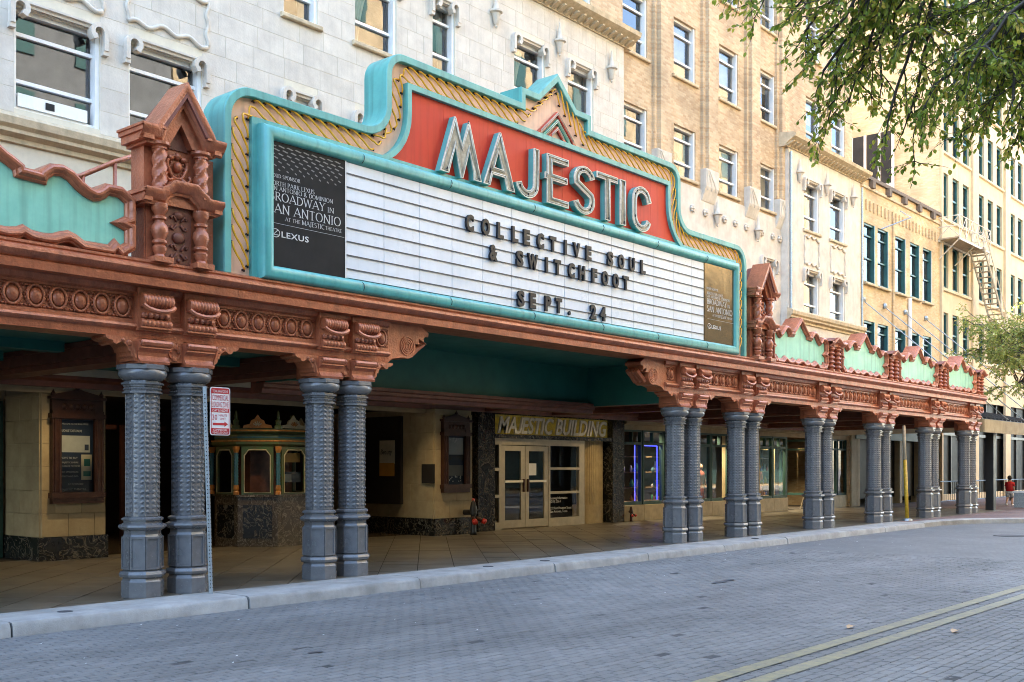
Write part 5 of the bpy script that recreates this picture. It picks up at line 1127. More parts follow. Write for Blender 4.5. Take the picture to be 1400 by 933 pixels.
case(3.12, 4.06, 1.05, 2.9, 5.62, 'carved bronze poster case with a car poster beside the black marble portal', 'car')
# framed film poster on the lobby side wall (faces the camera side)
fp = empty('framed_poster', (2.9, 7.3, .9), 'dark frame with cream and orange film poster on the lobby side wall', 'poster')
MB().box(2.84, 2.93, 6.75, 8.05, .75, 2.95).build('frame', 'socket', fp); MB().box(2.825, 2.838, 6.95, 7.5, 1.75, 2.35).build('poster', 'poster_cream', fp); MB().box(2.82, 2.826, 6.95, 7.5, 1.45, 1.78).build('poster_foot', 'poster_orange', fp)
t = MB(); put_text(t, 'Beauty', 2.818, 7.45, 2.0, .18, ax='y', fit=.42, shear=.2); t.build('lettering', 'socket', fp)

# =================================================================== shop displays
mat('blue_neon_off', (.05, .06, .5), .3); emit('blue_neon', (.06, .07, .9), .8); mat('cloth_a', (.35, .08, .05), .8); mat('cloth_b', (.08, .2, .25), .8); mat('cloth_c', (.5, .42, .3), .8); mat('skin', (.45, .27, .18), .6); mat('shelf', (.3, .2, .1), .6)
ds = empty('neon_window_frame', (12.7, 6.3, .6), 'blue lit neon tubes framing the shop window beside the portal', 'neon light')
for pts in ([(12.5, 6.25, .62), (12.5, 6.25, 2.36)], [(12.82, 6.25, .62), (12.82, 6.25, 2.36)], [(13.78, 6.25, .62), (13.78, 6.25, 2.36)], [(12.82, 6.25, 2.36), (13.78, 6.25, 2.36)], [(15.9, 6.3, .7), (15.9, 6.3, 2.3)]): MB().tube(pts, .010, 6).build('tube', 'blue_neon', ds)
def mannequin(x, y, cl, lab):
    r = empty('mannequin', (x, y, .55), lab, 'mannequin'); b = MB(); b.lathe((x, y, .55), [(.12, 0), (.2, .04), (.16, .3), (.13, .55), (.19, .8), (.2, .92), (.09, 1.0)], 12, sy=.7); b.build('clothes', cl, r, True)
    h = MB(); h.ball((x, y, 1.68), .085, .1, .12); h.tube([(x, y, 1.5), (x, y, 1.6)], .05, 8); h.build('head', 'skin', r, True)
    for sg in (-1, 1): MB().tube([(x + sg * .19, y, 1.43), (x + sg * .27, y - .03, 1.15), (x + sg * .24, y - .1, .95)], [.05, .04, .03], 7).build('arm', cl, r, True)
mannequin(16.4, 6.8, 'cloth_c', 'mannequin in pale clothes behind the shop glass'); mannequin(17.6, 6.9, 'cloth_a', 'mannequin in red clothes behind the shop glass')
mannequin(23.3, 7.6, 'cloth_a', 'mannequin in dark red beside the recessed shop door')
mat('ware_yellow', (.7, .5, .08), .5); mat('ware_green', (.08, .4, .15), .5); mat('ware_blue', (.06, .12, .5), .4); mat('ware_white', (.75, .73, .68), .5); mat('ware_pink', (.65, .12, .25), .5)
def shelf(x0, x1, y, lab):
    r = empty('display_shelf', ((x0 + x1) / 2, y, .02), lab, 'shelf')
    MB().box(x0, x1, y, y + .5, .02, .6).build('plinth', 'shelf', r)
    for z in (1.0, 1.5, 2.0): MB().box(x0, x1, y + .25, y + .5, z, z + .03).build('board', 'shelf', r)
    for z in (.6, 1.03, 1.53):
        x = x0 + .05
        while x < x1 - .12:
            w_ = random.uniform(.06, .16); h = random.uniform(.1, .35); MB().lathe((x + w_ / 2, y + .3, z), [(w_ * .4, 0), (w_ * .5, h * .4), (w_ * .3, h * .8), (w_ * .15, h)], 8).build('ware', random.choice(['cloth_a', 'cloth_b', 'cloth_c', 'poster_orange', 'poster_grey', 'ware_yellow', 'ware_green', 'ware_blue', 'ware_white', 'ware_pink']), r, True); x += w_ + .04
shelf(11.7, 12.5, 6.35, 'crowded shelf of small wares in the first shop window'); shelf(13.0, 13.7, 6.5, 'shelf of wares behind the blue neon window'); shelf(14.1, 15.8, 6.4, 'shelf of wares in the shop window behind the columns nearest the portal'); shelf(20.6, 22.4, 6.45, 'long shelf of wares in the window past the stone pier'); shelf(26.5, 28.2, 6.45, 'shelf of wares in the last shop window')
for x, w_ in ((17.2, 110), (21.5, 90), (25.0, 120), (13.4, 60)): lamp(shops, x, 6.75 if x != 25.0 else 7.4, 3.24, w_, (1, .8, .5))  # lamps added inside the shops to make the wares show through the glass
lamp(th, -4.1, 8.2, 3.24, 6); lamp(th, 7.4, 7.6, 3.19, 16)
fc = empty('folding_sign', (24.4, 5.9, 0), 'white folding stand at the recessed shop door', 'stand')
for sg in (-1, 1):
    for x in (24.1, 24.7): MB().tube([(x, 5.9 + sg * .3, 0), (x, 5.9, 1.0)], .018, 6).build('leg', 'steel_white', fc)
    MB().tube([(24.1, 5.9 + sg * .2, .34), (24.7, 5.9 + sg * .2, .34)], .014, 6).build('crossbar', 'steel_white', fc)
# standpipes
def standpipe(x, y, lab, k=1.):
    r = empty('standpipe', (x, y, 0), lab, 'standpipe')
    MB().tube([(x, y + .3, .55 * k), (x, y, .55 * k), (x, y - .06, .5 * k)], .07 * k, 10).lathe((x, y, 0), [(.09 * k, 0), (.07 * k, .1 * k), (.07 * k, .5 * k), (.1 * k, .6 * k), (.06 * k, .8 * k), (0, .86 * k)], 12).build('pipe', 'black_metal' if k > .8 else 'bronze', r, True)
    for sg in (-1, 1):
        MB().tube([(x + sg * .05 * k, y - .03, .42 * k), (x + sg * .16 * k, y - .18 * k, .34 * k)], .055 * k, 10).build('outlet', 'bronze', r, True)
        MB().tube([(x + sg * .15 * k, y - .17 * k, .35 * k), (x + sg * .19 * k, y - .24 * k, .31 * k)], .07 * k, 10).build('cap', 'hydrant_red', r, True)
    return r
mat('hydrant_red', (.55, .03, .02), .35)
standpipe(3.95, 5.3, 'black and red twin standpipe below the car poster case'); 
sp = empty('hanging_caps', (4.45, 5.9, .9), 'red hose caps hanging on a chain at the marble portal edge', 'hose caps')
MB().tube([(4.3, 5.92, 1.0), (4.5, 5.9, .98), (4.6, 5.9, .8)], .012, 5).build('chain', 'black_metal', sp)
for x, z in ((4.52, .82), (4.57, .66), (4.5, .5), (4.54, .38)): MB().tube([(x, 5.93, z), (x + .03, 5.84, z - .02)], .075, 10).build('cap', 'hydrant_red', sp, True)
standpipe(11.85, 5.95, 'small rusty standpipe on the tile base right of the portal', .55)

# =================================================================== street furniture
ps = empty('parking_sign', (-7.46, -.45, 0), 'red and white loading zone sign on a perforated steel post at the kerb', 'sign')
po_ = MB(); lean = -.035
def PX(z): return -7.46 + lean * z
for s0_, s1_ in ((-.025, -.019), (.019, .025)): po_.add([(PX(0) + s0_, -.475, 0), (PX(0) + s1_, -.475, 0), (PX(2.72) + s1_, -.475, 2.72), (PX(2.72) + s0_, -.475, 2.72)], [(0, 1, 2, 3)])
po_ = MB().tube([(PX(0), -.45, -.02), (PX(2.74), -.45, 2.74)], .033, 4).build('post', 'galv', ps)
hl = MB()
for i in range(52):
    z = .08 + i * .05
    for dx, dy in ((-.0165, -.0175), (.0165, -.0175)): hl.lathe((PX(z) + dx * 1.0, -.45 + dy, z), [(.0, 0)], 3, cap=False) if False else hl.ball((PX(z) + dx, -.45 + dy, z), .009, .009, .009, 6, 4)
o = hl.build('holes', 'socket', ps); o['kind'] = 'stuff'
def rrect(x0, x1, z0, z1, r_): return arc(x1 - r_, z0 + r_, r_, -90, 0, 4) + arc(x1 - r_, z1 - r_, r_, 0, 90, 4) + arc(x0 + r_, z1 - r_, r_, 90, 180, 4) + arc(x0 + r_, z0 + r_, r_, 180, 270, 4)
sx0, sx1, sz0, sz1 = -7.50, -7.19, 2.10, 2.74; sy = -.49
pl_ = MB().solid([rrect(sx0, sx1, sz0, sz1, .035)], sy, sy + .006, back=True).build('plate', 'sign_white', ps)
b = MB(); b.solid([rrect(sx0 + .012, sx1 - .012, sz0 + .012, sz1 - .012, .028), rrect(sx0 + .02, sx1 - .02, sz0 + .02, sz1 - .02, .024)[::-1]], sy - .002, sy - .0005); b.build('border', 'sign_redp', pl_)
for z0, z1 in ((2.655, 2.72), (2.405, 2.46), (2.115, 2.195)): MB().box(sx0 + .021, sx1 - .021, sy - .002, sy - .0005, z0, z1).build('red_strip', 'sign_redp', pl_)
t = MB()
for txt, z, s_, w_ in (('TOW AWAY ZONE', 2.668, .05, .24), ('DAY & NIGHT', 2.413, .05, .24), ('COMMERCIAL', 2.158, .04, .22), ('VEHICLES ONLY', 2.122, .04, .25)): put_text(t, txt, (sx0 + sx1) / 2 - w_ / 2, sy - .0035, z, s_, fit=w_)
t.build('white_lettering', 'sign_white', pl_)
t = MB()
for txt, x, z, s_, w_ in (('COMMERCIAL', sx0 + .03, 2.565, .105, .25), ('LOADING ZONE', sx0 + .03, 2.475, .105, .25), ('30', sx0 + .03, 2.305, .1, .075), ('MINUTE', sx0 + .13, 2.35, .045, .13), ('LIMIT', sx0 + .15, 2.305, .045, .09)): put_text(t, txt, x, sy - .0035, z, s_, fit=w_)
t.solid([[(sx0 + .04, 2.235), (sx1 - .09, 2.235), (sx1 - .09, 2.215), (sx1 - .035, 2.25), (sx1 - .09, 2.285), (sx1 - .09, 2.265), (sx0 + .04, 2.265)]], sy - .003, sy - .0008); t.build('red_lettering', 'sign_redp', pl_)
yp = empty('pole_guard', (18.0, -.3, 0), 'leaning yellow pole with rusty top standing at the kerb', 'pole')
MB().tube([(18.0, -.3, .05), (18.35, -.1, 1.9)], .06, 10).build('yellow_sleeve', 'yellow_paint', yp, True)
MB().tube([(18.35, -.1, 1.9), (18.52, 0, 3.0)], .05, 10).build('bare_top', 'wood_slat', yp, True)
MB().lathe((18.0, -.3, 0), [(.16, 0), (.15, .05), (.07, .08)], 10).build('foot', 'galv', yp)

# fallen leaves and litter on the road
for x, y, c_, lab in ((-3.95, -7.75, 'leaf_dry', 'brown curled leaf lying just above the double yellow line'), (-3.5, -8.75, 'leaf_dry', 'yellow brown leaf lying just below the double yellow line')):
    l = MB(); l.add([(x - .09, y, -.14), (x - .03, y - .04, -.12), (x + .05, y - .035, -.115), (x + .1, y, -.135), (x + .04, y + .045, -.112), (x - .04, y + .04, -.12), (x, y, -.135)], [(0, 1, 6), (1, 2, 6), (2, 3, 6), (3, 4, 6), (4, 5, 6), (5, 0, 6)])
    tag(l.build('fallen_leaf', c_), lab, 'leaf', 'fallen leaves on the road')
lt_ = MB()
for i in range(150):
    x, y = random.uniform(-11, 12), -1.25 - abs(random.gauss(0, 1.6))
    s_ = random.uniform(.008, .022); a = random.uniform(0, 3); lt_.add([(x + s_ * math.cos(a + k * 2.1), y + s_ * math.sin(a + k * 2.1), -.142 + .004 * k) for k in range(3)], [(0, 1, 2)])
o = lt_.build('litter', 'litter'); tag(o, 'tiny pale scraps of litter scattered along the gutter', 'litter', kind='stuff')

# =================================================================== second building (buff brick, two storeys of green windows)
b2 = empty('brick_building', (34, 5.8, 0), 'low buff brick building with green sash windows next to the theatre', 'building'); Y2 = 5.8
W2 = [(29.45, 30.65), (31.0, 32.2), (33.07, 34.3), (34.95, 36.1), (36.6, 37.75)]
ops2 = [(a, b, z0, z1) for a, b in W2 for z0, z1 in ((5.9, 8.05), (9.7, 12.3))]
m_ = MB(); wall(m_, 28.62, 38.95, 3.4, 14.2, Y2, ops2, .25); m_.build('wall', 'brick_buff', b2)
MB().box(28.62, 38.9, 6.6, 19, 3.4, 14.0).build('house_mass', 'room_dark', b2)
for a, b, c, d in ops2: window(b2, a, b, c, d, Y2 - .06, rails=(.42, .8), fm='window_green', sill=True, fw=.09)
pp = MB().prism_x([(Y2 + .3, 14.2), (Y2 - .12, 14.2), (Y2 - .12, 14.28), (Y2 - .05, 14.32), (Y2 - .05, 14.4), (Y2 + .3, 14.4)], 28.8, 38.95).build('coping', 'old_brown', b2)
MB().prism_x([(Y2, 13.75), (Y2 - .07, 13.78), (Y2 - .07, 13.88), (Y2, 13.9)], 28.9, 38.9).build('string_course', 'stone_trim', b2)
for i in range(5): MB().box(30.0 + 1.9 * i, 30.3 + 1.9 * i, Y2 - .2, Y2, 13.85, 14.19).build('bracket', 'old_brown', b2)
for i in range(22): MB().box(29.2 + .43 * i, 29.3 + .43 * i, Y2 - .06, Y2 + .01, 12.85, 13.3).build('brick_drop', 'brick_buff', b2)
MB().tube([(32.7, Y2 - .06, 3.6), (32.7, Y2 - .06, 13)], .05, 8).build('drainpipe', 'brick_buff', b2); MB().tube([(34.65, Y2 - .1, 3.6), (34.65, Y2 - .1, 9.6)], .09, 8).build('white_pipe', 'window_white', b2)
MB().tube([(31.4, Y2, 12.3), (32.6, Y2 - .9, 12.9), (31.3, Y2 - .9, 12.95)], .03, 5).build('flag_bracket', 'galv', b2)
for a, b in ((29.0, 29.3), (31.4, 31.7), (33.9, 34.2), (36.4, 36.7), (38.6, 38.9)): MB().box(a, b, 5.9, 6.3, 0, 3.0).build('pilaster', 'ground_stone', b2)
for a, b in ((29.3, 31.4), (31.7, 33.9), (34.2, 36.4), (36.7, 38.6)): plate(a, b, .3, 2.9, 6.15).build('shop_pane', 'dark_glazing', b2)
MB().box(28.8, 38.9, 9.5, 9.6, 0, 3.4).box(28.8, 38.9, 6, 9.6, 3.3, 3.4).build('shop_interior', 'room_dark', b2)
MB().box(28.8, 38.95, 5.85, 6.3, 2.9, 3.4).build('signboard', 'store_green', b2)

aw = empty('flat_awning', (31, 2.5, 3.0), 'flat black awning with pale fascia hung on rods beyond the theatre canopy', 'awning')
MB().prism_x([(-.15, 3.32), (-.15, 3.48), (5.7, 4.75), (5.7, 4.6)], 26.0, 39).build('deck', 'black_metal', aw)
MB().box(25.95, 39.05, -.24, -.15, 2.98, 3.46).build('fascia', 'ground_stone', aw); MB().box(25.9, 25.96, -.2, 5.7, 2.98, 3.46).build('fascia', 'ground_stone', aw)
for i in range(26): MB().prism_x([(-.15, 3.49), (-.15, 3.55), (5.7, 4.82), (5.7, 4.76)], 26.0 + .5 * i, 26.06 + .5 * i).build('roof_seam', 'black_metal', aw)
for xa, xb in ((29.3, 29.9), (31.7, 32.4), (34.2, 34.9), (36.9, 37.6)): MB().tube([(xa, Y2, 8.9), (xb, -.05, 3.5)], .022, 5).build('rod', 'galv', aw); MB().lathe((xa, Y2 - .05, 8.9), [(.1, -.1), (.12, 0), (.1, .1)], 8).build('wall_plate', 'galv', aw)
for x in (28.2, 36.4): MB().box(x, x + .3, .1, .4, 0, 3.2).build('post', 'black_metal', aw)
fn = empty('iron_railing', (37, 3.2, 0), 'low black iron railing of the patio beyond the last column', 'railing')
MB().tube([(31.2, 3.2, 1.05), (45, 3.2, 1.05)], .025, 6).build('top_rail', 'black_metal', fn); MB().tube([(31.2, 3.2, .2), (45, 3.2, .2)], .02, 6).build('bottom_rail', 'black_metal', fn)
for i in range(56): MB().tube([(31.2 + .25 * i, 3.2, .2), (31.2 + .25 * i, 3.2, 1.05)], .011, 4).build('bar', 'black_metal', fn)
for i in range(5): MB().tube([(31.2 + 3.45 * i, 3.2, 0), (31.2 + 3.45 * i, 3.2, 1.25)], .045, 6).build('post', 'black_metal', fn)
bn = empty('planter_box', (31.35, -.1, 0), 'pale grey square bin at the edge of the sidewalk', 'bin'); MB().box(31.1, 31.65, -.4, .15, .03, .62).build('body', 'galv', bn); MB().box(31.05, 31.7, -.45, .2, .62, .7).build('rim', 'sign_white', bn); bn.name = 'litter_bin'

# =================================================================== third building (tall cream, triple windows) and fire escape
b3 = empty('office_building', (55, 5.8, 0), 'tall cream building with green triple windows behind the fire escape', 'building'); Y3 = 5.8
rows3 = [(7.45, 9.5), (10.75, 12.98), (14.3, 16.55), (17.65, 19.9), (21.1, 23.3), (24.5, 26.7), (27.9, 30.1)]
W3 = [(39.25 + 5.8 * g_ + 1.62 * i, 40.25 + 5.8 * g_ + 1.62 * i) for g_ in range(6) for i in range(3)]
ops3 = [(a, b, c, d) for a, b in W3 for c, d in rows3]
m_ = MB(); G3 = [(39.15 + 5.8 * g_, 44.55 + 5.8 * g_, .3, 5.2) for g_ in range(6)]; wall(m_, 38.95, 74, 0, 33, Y3, ops3 + G3, .3); m_.build('wall', 'cream_render', b3)
MB().add([(38.96, Y3, 3.4), (38.96, 19, 3.4), (38.96, 19, 33), (38.96, Y3, 33)], [(0, 3, 2, 1)]).build('side_wall', 'brick_cream', b3)
MB().box(39.1, 74, 6.5, 19, 0, 46).build('house_mass', 'room_dark', b3)
f = MB(); 
for p, q, c, d in ((0, .09, 0, 2.2), (.91, 1, 0, 2.2), (.09, .91, 0, .1), (.09, .91, 2.1, 2.2), (.09, .91, 1.04, 1.13)): f.box(p, q, 0, .1, c, d)
f0 = f.build('window', 'window_green', b3, local=True); pn = plate(.09, .91, .1, 2.1, .07).build('pane', 'glass_upper', f0, local=True)
for k, (a, b, c, d) in enumerate(ops3):
    if k == 0: q = f0
    else:
        q = bpy.data.objects.new('window', f0.data); COL.objects.link(q); q.parent = b3; e = bpy.data.objects.new('pane', pn.data); COL.objects.link(e); e.parent = q
    q.location = (a - 55, Y3 + .1 - 5.8, c); q.scale = (1, 1, (d - c) / 2.2)
for c, d in rows3: 
    for g_ in range(6): x = 39.05 + 5.8 * g_; MB().prism_x([(Y3, c - .22), (Y3 - .1, c - .18), (Y3 - .1, c - .08), (Y3 - .04, c - .02), (Y3, c)], x, x + 4.6).build('sill', 'cream_render', b3)
for g_ in range(7): x = 38.97 + 5.8 * g_ - .95 * (g_ > 0); MB().box(x, x + (.2 if g_ == 0 else .95), Y3 - .12, Y3 + .01, 0, 33).build('pilaster', 'cream_render', b3)
sw = MB(); 
for p, q in ((8.2, 8.75), (8.95, 9.5), (9.7, 10.25)): sw.box(38.9, 39.0, p, q, 16.3, 19.0)
sw = sw.build('side_window', 'room_dark', b3); sw['kind'] = 'stuff'; MB().box(38.85, 38.97, 8.05, 10.4, 16.0, 16.3).build('side_sill', 'stone', b3); 
for y in (8.08, 8.8, 9.55, 10.27): MB().box(38.88, 38.97, y, y + .12, 16.3, 19.0).build('side_mullion', 'window_white', b3)
for a, b, c, d in G3:
    for k in range(3):
        x = a + 1.8 * k; plate(x + .08, x + 1.8, c, d, Y3 + .2).build('ground_pane', 'dark_glazing', b3); MB().box(x, x + .08, Y3 + .1, Y3 + .25, c, d).box(x + .08, x + 1.8, Y3 + .1, Y3 + .25, 3.3, 3.45).build('ground_mullion', 'black_metal', b3)
fe = empty('fire_escape', (41, 5.2, 10.7), 'white iron fire escape balcony and stair on the cream building', 'fire escape')
x0, x1, yf, zf = 38.7, 43.6, 4.75, 13.05
MB().box(x0, x1, yf, 5.78, zf - .06, zf).build('platform', 'wood_slat', fe)
for y in (yf, 5.75): MB().box(x0, x1, y - .03, y + .03, zf - .16, zf - .06).build('beam', 'steel_white', fe)
for z in (zf + .55, zf + 1.05): MB().tube([(x0, 5.78, z), (x0, yf, z), (x1, yf, z), (x1, 5.78, z)], .025, 5).build('rail', 'steel_white', fe)
n = 5
for i in range(n + 1):
    x = x0 + (x1 - x0) * i / n; MB().tube([(x, yf, zf - .05), (x, yf, zf + 1.08)], .028, 5).build('post', 'steel_white', fe)
    if i < n:
        xn = x0 + (x1 - x0) * (i + 1) / n; MB().tube([(x, yf, zf), (xn, yf, zf + 1.05)], .018, 4).build('brace', 'steel_white', fe); MB().tube([(xn, yf, zf), (x, yf, zf + 1.05)], .018, 4).build('brace', 'steel_white', fe)
for a, b in ((0, 1), (1, 0)): MB().tube([(x0, yf, zf + a * 1.05), (x0, 5.78, zf + b * 1.05)], .018, 4).build('brace', 'steel_white', fe)
for x in (x0 + .1, (x0 + x1) / 2, x1 - .1): MB().tube([(x, yf + .05, zf - .1), (x, 5.78, zf - 1.0)], .03, 5).build('strut', 'steel_white', fe)
sa_, sb_ = (41.8, 13.0), (46.8, 8.0)
for y in (4.55, 5.25): MB().tube([(sa_[0], y, sa_[1]), (sb_[0], y, sb_[1])], .06, 5).build('stringer', 'steel_white', fe); MB().tube([(sa_[0], y, sa_[1] + .95), (sb_[0], y, sb_[1] + .95)], .025, 5).build('stair_rail', 'steel_white', fe)
for i in range(20):
    t = (i + .5) / 20; x, z = sa_[0] + (sb_[0] - sa_[0]) * t, sa_[1] + (sb_[1] - sa_[1]) * t; MB().box(x - .13, x + .13, 4.55, 5.25, z - .02, z + .02).build('tread', 'wood_slat', fe)
for i in range(6):
    t = i / 5; x, z = sa_[0] + (sb_[0] - sa_[0]) * t, sa_[1] + (sb_[1] - sa_[1]) * t; MB().tube([(x, 4.55, z), (x, 4.55, z + .95)], .02, 4).build('baluster', 'steel_white', fe)

# =================================================================== the other side of the street (seen in the window panes)
osw = MB().box(-80, 160, -20.2, -15.8, -.3, 0).build('far_sidewalk', 'kerb'); tag(osw, 'concrete sidewalk on the far side of the street', 'sidewalk', kind='structure')
for k, (a, b, h, mt_, lab) in enumerate(((-70, -22, 16, 'grey_stone', 'grey stone block across the street behind the camera'), (-21.9, 12, 30, 'grey_stone', 'tall grey stone block across the street facing the sign'), (12.1, 32, 37, 'brick_cream', 'tan brick block across the street facing the shops'), (32.1, 80, 34, 'brick_cream', 'tall cream brick block across the street facing the awning'))):
    r = empty('facing_building', ((a + b) / 2, -26, 0), lab, 'building', 'blocks across the street')
    o = MB().box(a, b, -34, -20.2, 0, h); o.build('wall', mt_, r); MB().box(a + .5, b - .5, -20.3, -20.1, .3, 3.6).build('shop_front', 'store_green', r); MB().box(a + .5, b - .5, -20.3, -18.4, 3.6, 3.9).build('awning', 'black_metal', r)
    wm = MB().box(-.65, .65, -.02, .04, 0, 2.0); first_w = None; z = 4.6
    w0 = wm.build('window', 'window_green', r, local=True); first = True
    while z < h - 2.5:
        x = a + 2
        while x < b - 2:
            if first: q = w0; first = False
            else: q = bpy.data.objects.new('window', w0.data); COL.objects.link(q); q.parent = r
            q.location = (x - (a + b) / 2, -20.18 + 26, z); x += 3.1
        z += 3.6

# =================================================================== trees
def rvec(s): return Vector((random.gauss(0, s), random.gauss(0, s), random.gauss(0, s)))
class Tree:
    def __init__(s): s.wood = MB(); s.lv = []; s.lf = []
    def limb(s, a, b, r0, r1, sag=0., n=6, wob=.05):
        a, b = Vector(a), Vector(b); L = (b - a).length; pts = []; off = Vector()
        for i in range(n + 1):
            t = i / n; p = a.lerp(b, t) + Vector((0, 0, 1)) * sag * L * 4 * t * (1 - t)
            if 0 < i < n: p += rvec(wob * L / n)
            pts.append(p)
        s.wood.tube(pts, [r0 + (r1 - r0) * i / n for i in range(n + 1)], 6 if r0 > .03 else 4, cap=False); return pts
    def leaf(s, p, d, size, droop=.5):
        d = (d + rvec(.35) + Vector((0, 0, -droop))).normalized(); u = d.cross(Vector((0, 0, 1)) + rvec(.6))
        if u.length < .01: u = Vector((1, 0, 0))
        u.normalize(); nrm = u.cross(d); l = size * random.uniform(.75, 1.2); w_ = l * random.uniform(.24, .3); b = len(s.lv); f_ = nrm * l * .07
        p0 = p + d * .01
        s.lv += [tuple(p0), tuple(p0 + d * l * .3 + u * w_ + f_), tuple(p0 + d * l * .7 + u * w_ * .85 + f_), tuple(p0 + d * l), tuple(p0 + d * l * .7 - u * w_ * .85 + f_), tuple(p0 + d * l * .3 - u * w_ + f_)]
        s.lf += [(b, b + 1, b + 2, b + 3), (b, b + 3, b + 4, b + 5)]
    def twig(s, a, d, L, size, dens, r=.006, droop=.25):
        pts = [Vector(a)]; d = d.normalized()
        n = 6
        for i in range(n): d = (d + rvec(.16) + Vector((0, 0, -droop * .25))).normalized(); pts.append(pts[-1] + d * L / n)
        s.wood.tube(pts, [r * (1 - .75 * i / n) for i in range(n + 1)], 3, cap=False)
        for i in range(n):
            m_ = max(1, int(dens * L / n + random.random()))
            for k in range(m_):
                t = random.random(); p = pts[i].lerp(pts[i + 1], t); dd = (pts[i + 1] - pts[i]).normalized(); sd = dd.cross(Vector((0, 0, 1)))
                s.leaf(p, dd * .6 + sd * random.choice((-1, 1)) * .9, size)
        return pts
    def bough(s, a, b, r0, size, dens, sub=8, tl=.7, sag=.06, start=.25, droop=.25):
        pts = s.limb(a, b, r0, .012, sag, 9, .12)
        for i in range(sub):
            t = start + (1 - start) * (i + random.random()) / sub; j = min(int(t * 9), 8); p = pts[j].lerp(pts[j + 1], t * 9 - j); d = (pts[j + 1] - pts[j]).normalized()
            sd = (d.cross(Vector((0, 0, 1)))).normalized() * random.choice((-1, 1)); dd = d * .7 + sd * random.uniform(.3, 1) + Vector((0, 0, random.uniform(-.5, .35)))
            tp = s.twig(p, dd, tl * random.uniform(.7, 1.5), size, dens, .009, droop)
            for q in range(3):
                k = random.randrange(1, 5); s.twig(tp[k], (tp[k + 1] - tp[k]).normalized() + rvec(.7), tl * random.uniform(.4, .8), size, dens, .005, droop * 1.3)
        s.twig(pts[-1], pts[-1] - pts[-2], tl * .7, size, dens, .008, droop)
    def finish(s, root, lm):
        s.wood.build('trunk', 'bark', root, True); m_ = MB(); m_.v, m_.f = s.lv, s.lf; m_.build('crown', lm, root)
t1 = empty('elm_tree', (-2.2, -16.4, 0), 'elm tree whose leafy boughs hang over the street at the top of the picture', 'tree')
T = Tree(); base = Vector((-2.2, -16.4, 0)); fork = Vector((-2.5, -15.9, 3.4))
T.limb(base, fork, .26, .2, 0, 6, .03)
mains = [Vector((-6.32, -9.81, 6.58)), Vector((-5.84, -10.37, 5.85)), Vector((-3.51, -10.03, 7.68)), Vector((-4.63, -8.71, 8.43)), Vector((-3.26, -9.55, 6.54))]
mp_ = []
for q in mains: mp_.append(T.limb(fork, q, .13, .06, .1, 8, .12)[-1])
tips = [(-6.84, -7.98, 6.08, 0), (-6.52, -8.04, 6.0, 0), (-6.18, -8.13, 5.95, 0), (-6.57, -8.6, 5.14, 0), (-6.03, -8.61, 5.01, 0), (-5.88, -9.1, 4.78, 0), (-5.65, -9.67, 4.72, 1), (-5.63, -10.0, 4.56, 1), (-6.53, -8.95, 5.65, 3), (-6.95, -8.15, 6.03, 0), (-6.04, -7.98, 6.43, 0), (-6.3, -8.3, 5.66, 0), (-6.83, -8.6, 5.16, 0), (-6.31, -8.59, 4.95, 0), (-5.05, -8.23, 6.02, 0), (-7.04, -8.97, 5.54, 3), (-5.44, -8.69, 5.29, 3), (-6.19, -9.05, 4.74, 0), (-6.5, -9.29, 5.31, 4), (-6.29, -9.39, 4.72, 1), (-4.71, -8.92, 5.58, 4), (-5.97, -9.45, 5.56, 1), (-5.58, -9.45, 4.95, 1), (-6.53, -9.88, 4.91, 1), (-4.67, -9.44, 5.32, 4), (-5.76, -9.85, 5.46, 1), (-6.1, -10.07, 4.68, 4), (-4.97, -9.85, 5.36, 1), (-5.36, -10.02, 4.72, 4), (-6.1, -8.84, 6.35, 3), (-4.81, -9.28, 6.33, 4), (-5.64, -9.08, 6.04, 0), (-4.59, -9.69, 6.14, 2), (-5.96, -10.23, 5.23, 2), (-5.36, -8.47, 5.58, 0)]
for bx_, by_, bz_, mi in tips:
    T.bough(mp_[mi], Vector((bx_, by_, bz_ + .08)), .022, .058, 30, 10, .5, .05, .25, .16)
for k in range(10):                                            # boughs on the side away from the picture
    a = R(random.uniform(-150, 20)); T.bough(mp_[k % 5], fork + Vector((4.5 * math.cos(a), 4.5 * math.sin(a), random.uniform(2.2, 5))), .05, .07, 9, 6, .6)
T.finish(t1, 'leaf_elm')
t2 = empty('young_tree', (31.2, -1.6, 0), 'thin light green tree standing past the end of the canopy', 'tree')
T = Tree(); base = Vector((31.2, -1.6, 0)); fork = Vector((30.9, -1.5, 3.9))
T.limb(base, fork, .14, .11, 0, 6, .03)
hub = [T.limb(fork, q, .075, .035, .03, 7, .1)[-1] for q in (Vector((28.9, -1.0, 6.0)), Vector((30.2, -2.2, 6.8)), Vector((30.5, .2, 6.2)), Vector((32, -1.5, 6.6)), Vector((29.3, -.5, 4.9)))]
for k in range(80):
    a = random.uniform(0, 2 * math.pi); rr = random.uniform(.9, 2.6); h = hub[k % 5]
    tgt = h + Vector((rr * math.cos(a) - .5, rr * math.sin(a) * .8, random.uniform(-.6, 2.1))); T.bough(h, tgt, .018, .10, 22, 7, .6, .05, .3, .2)
T.finish(t2, 'leaf_light')

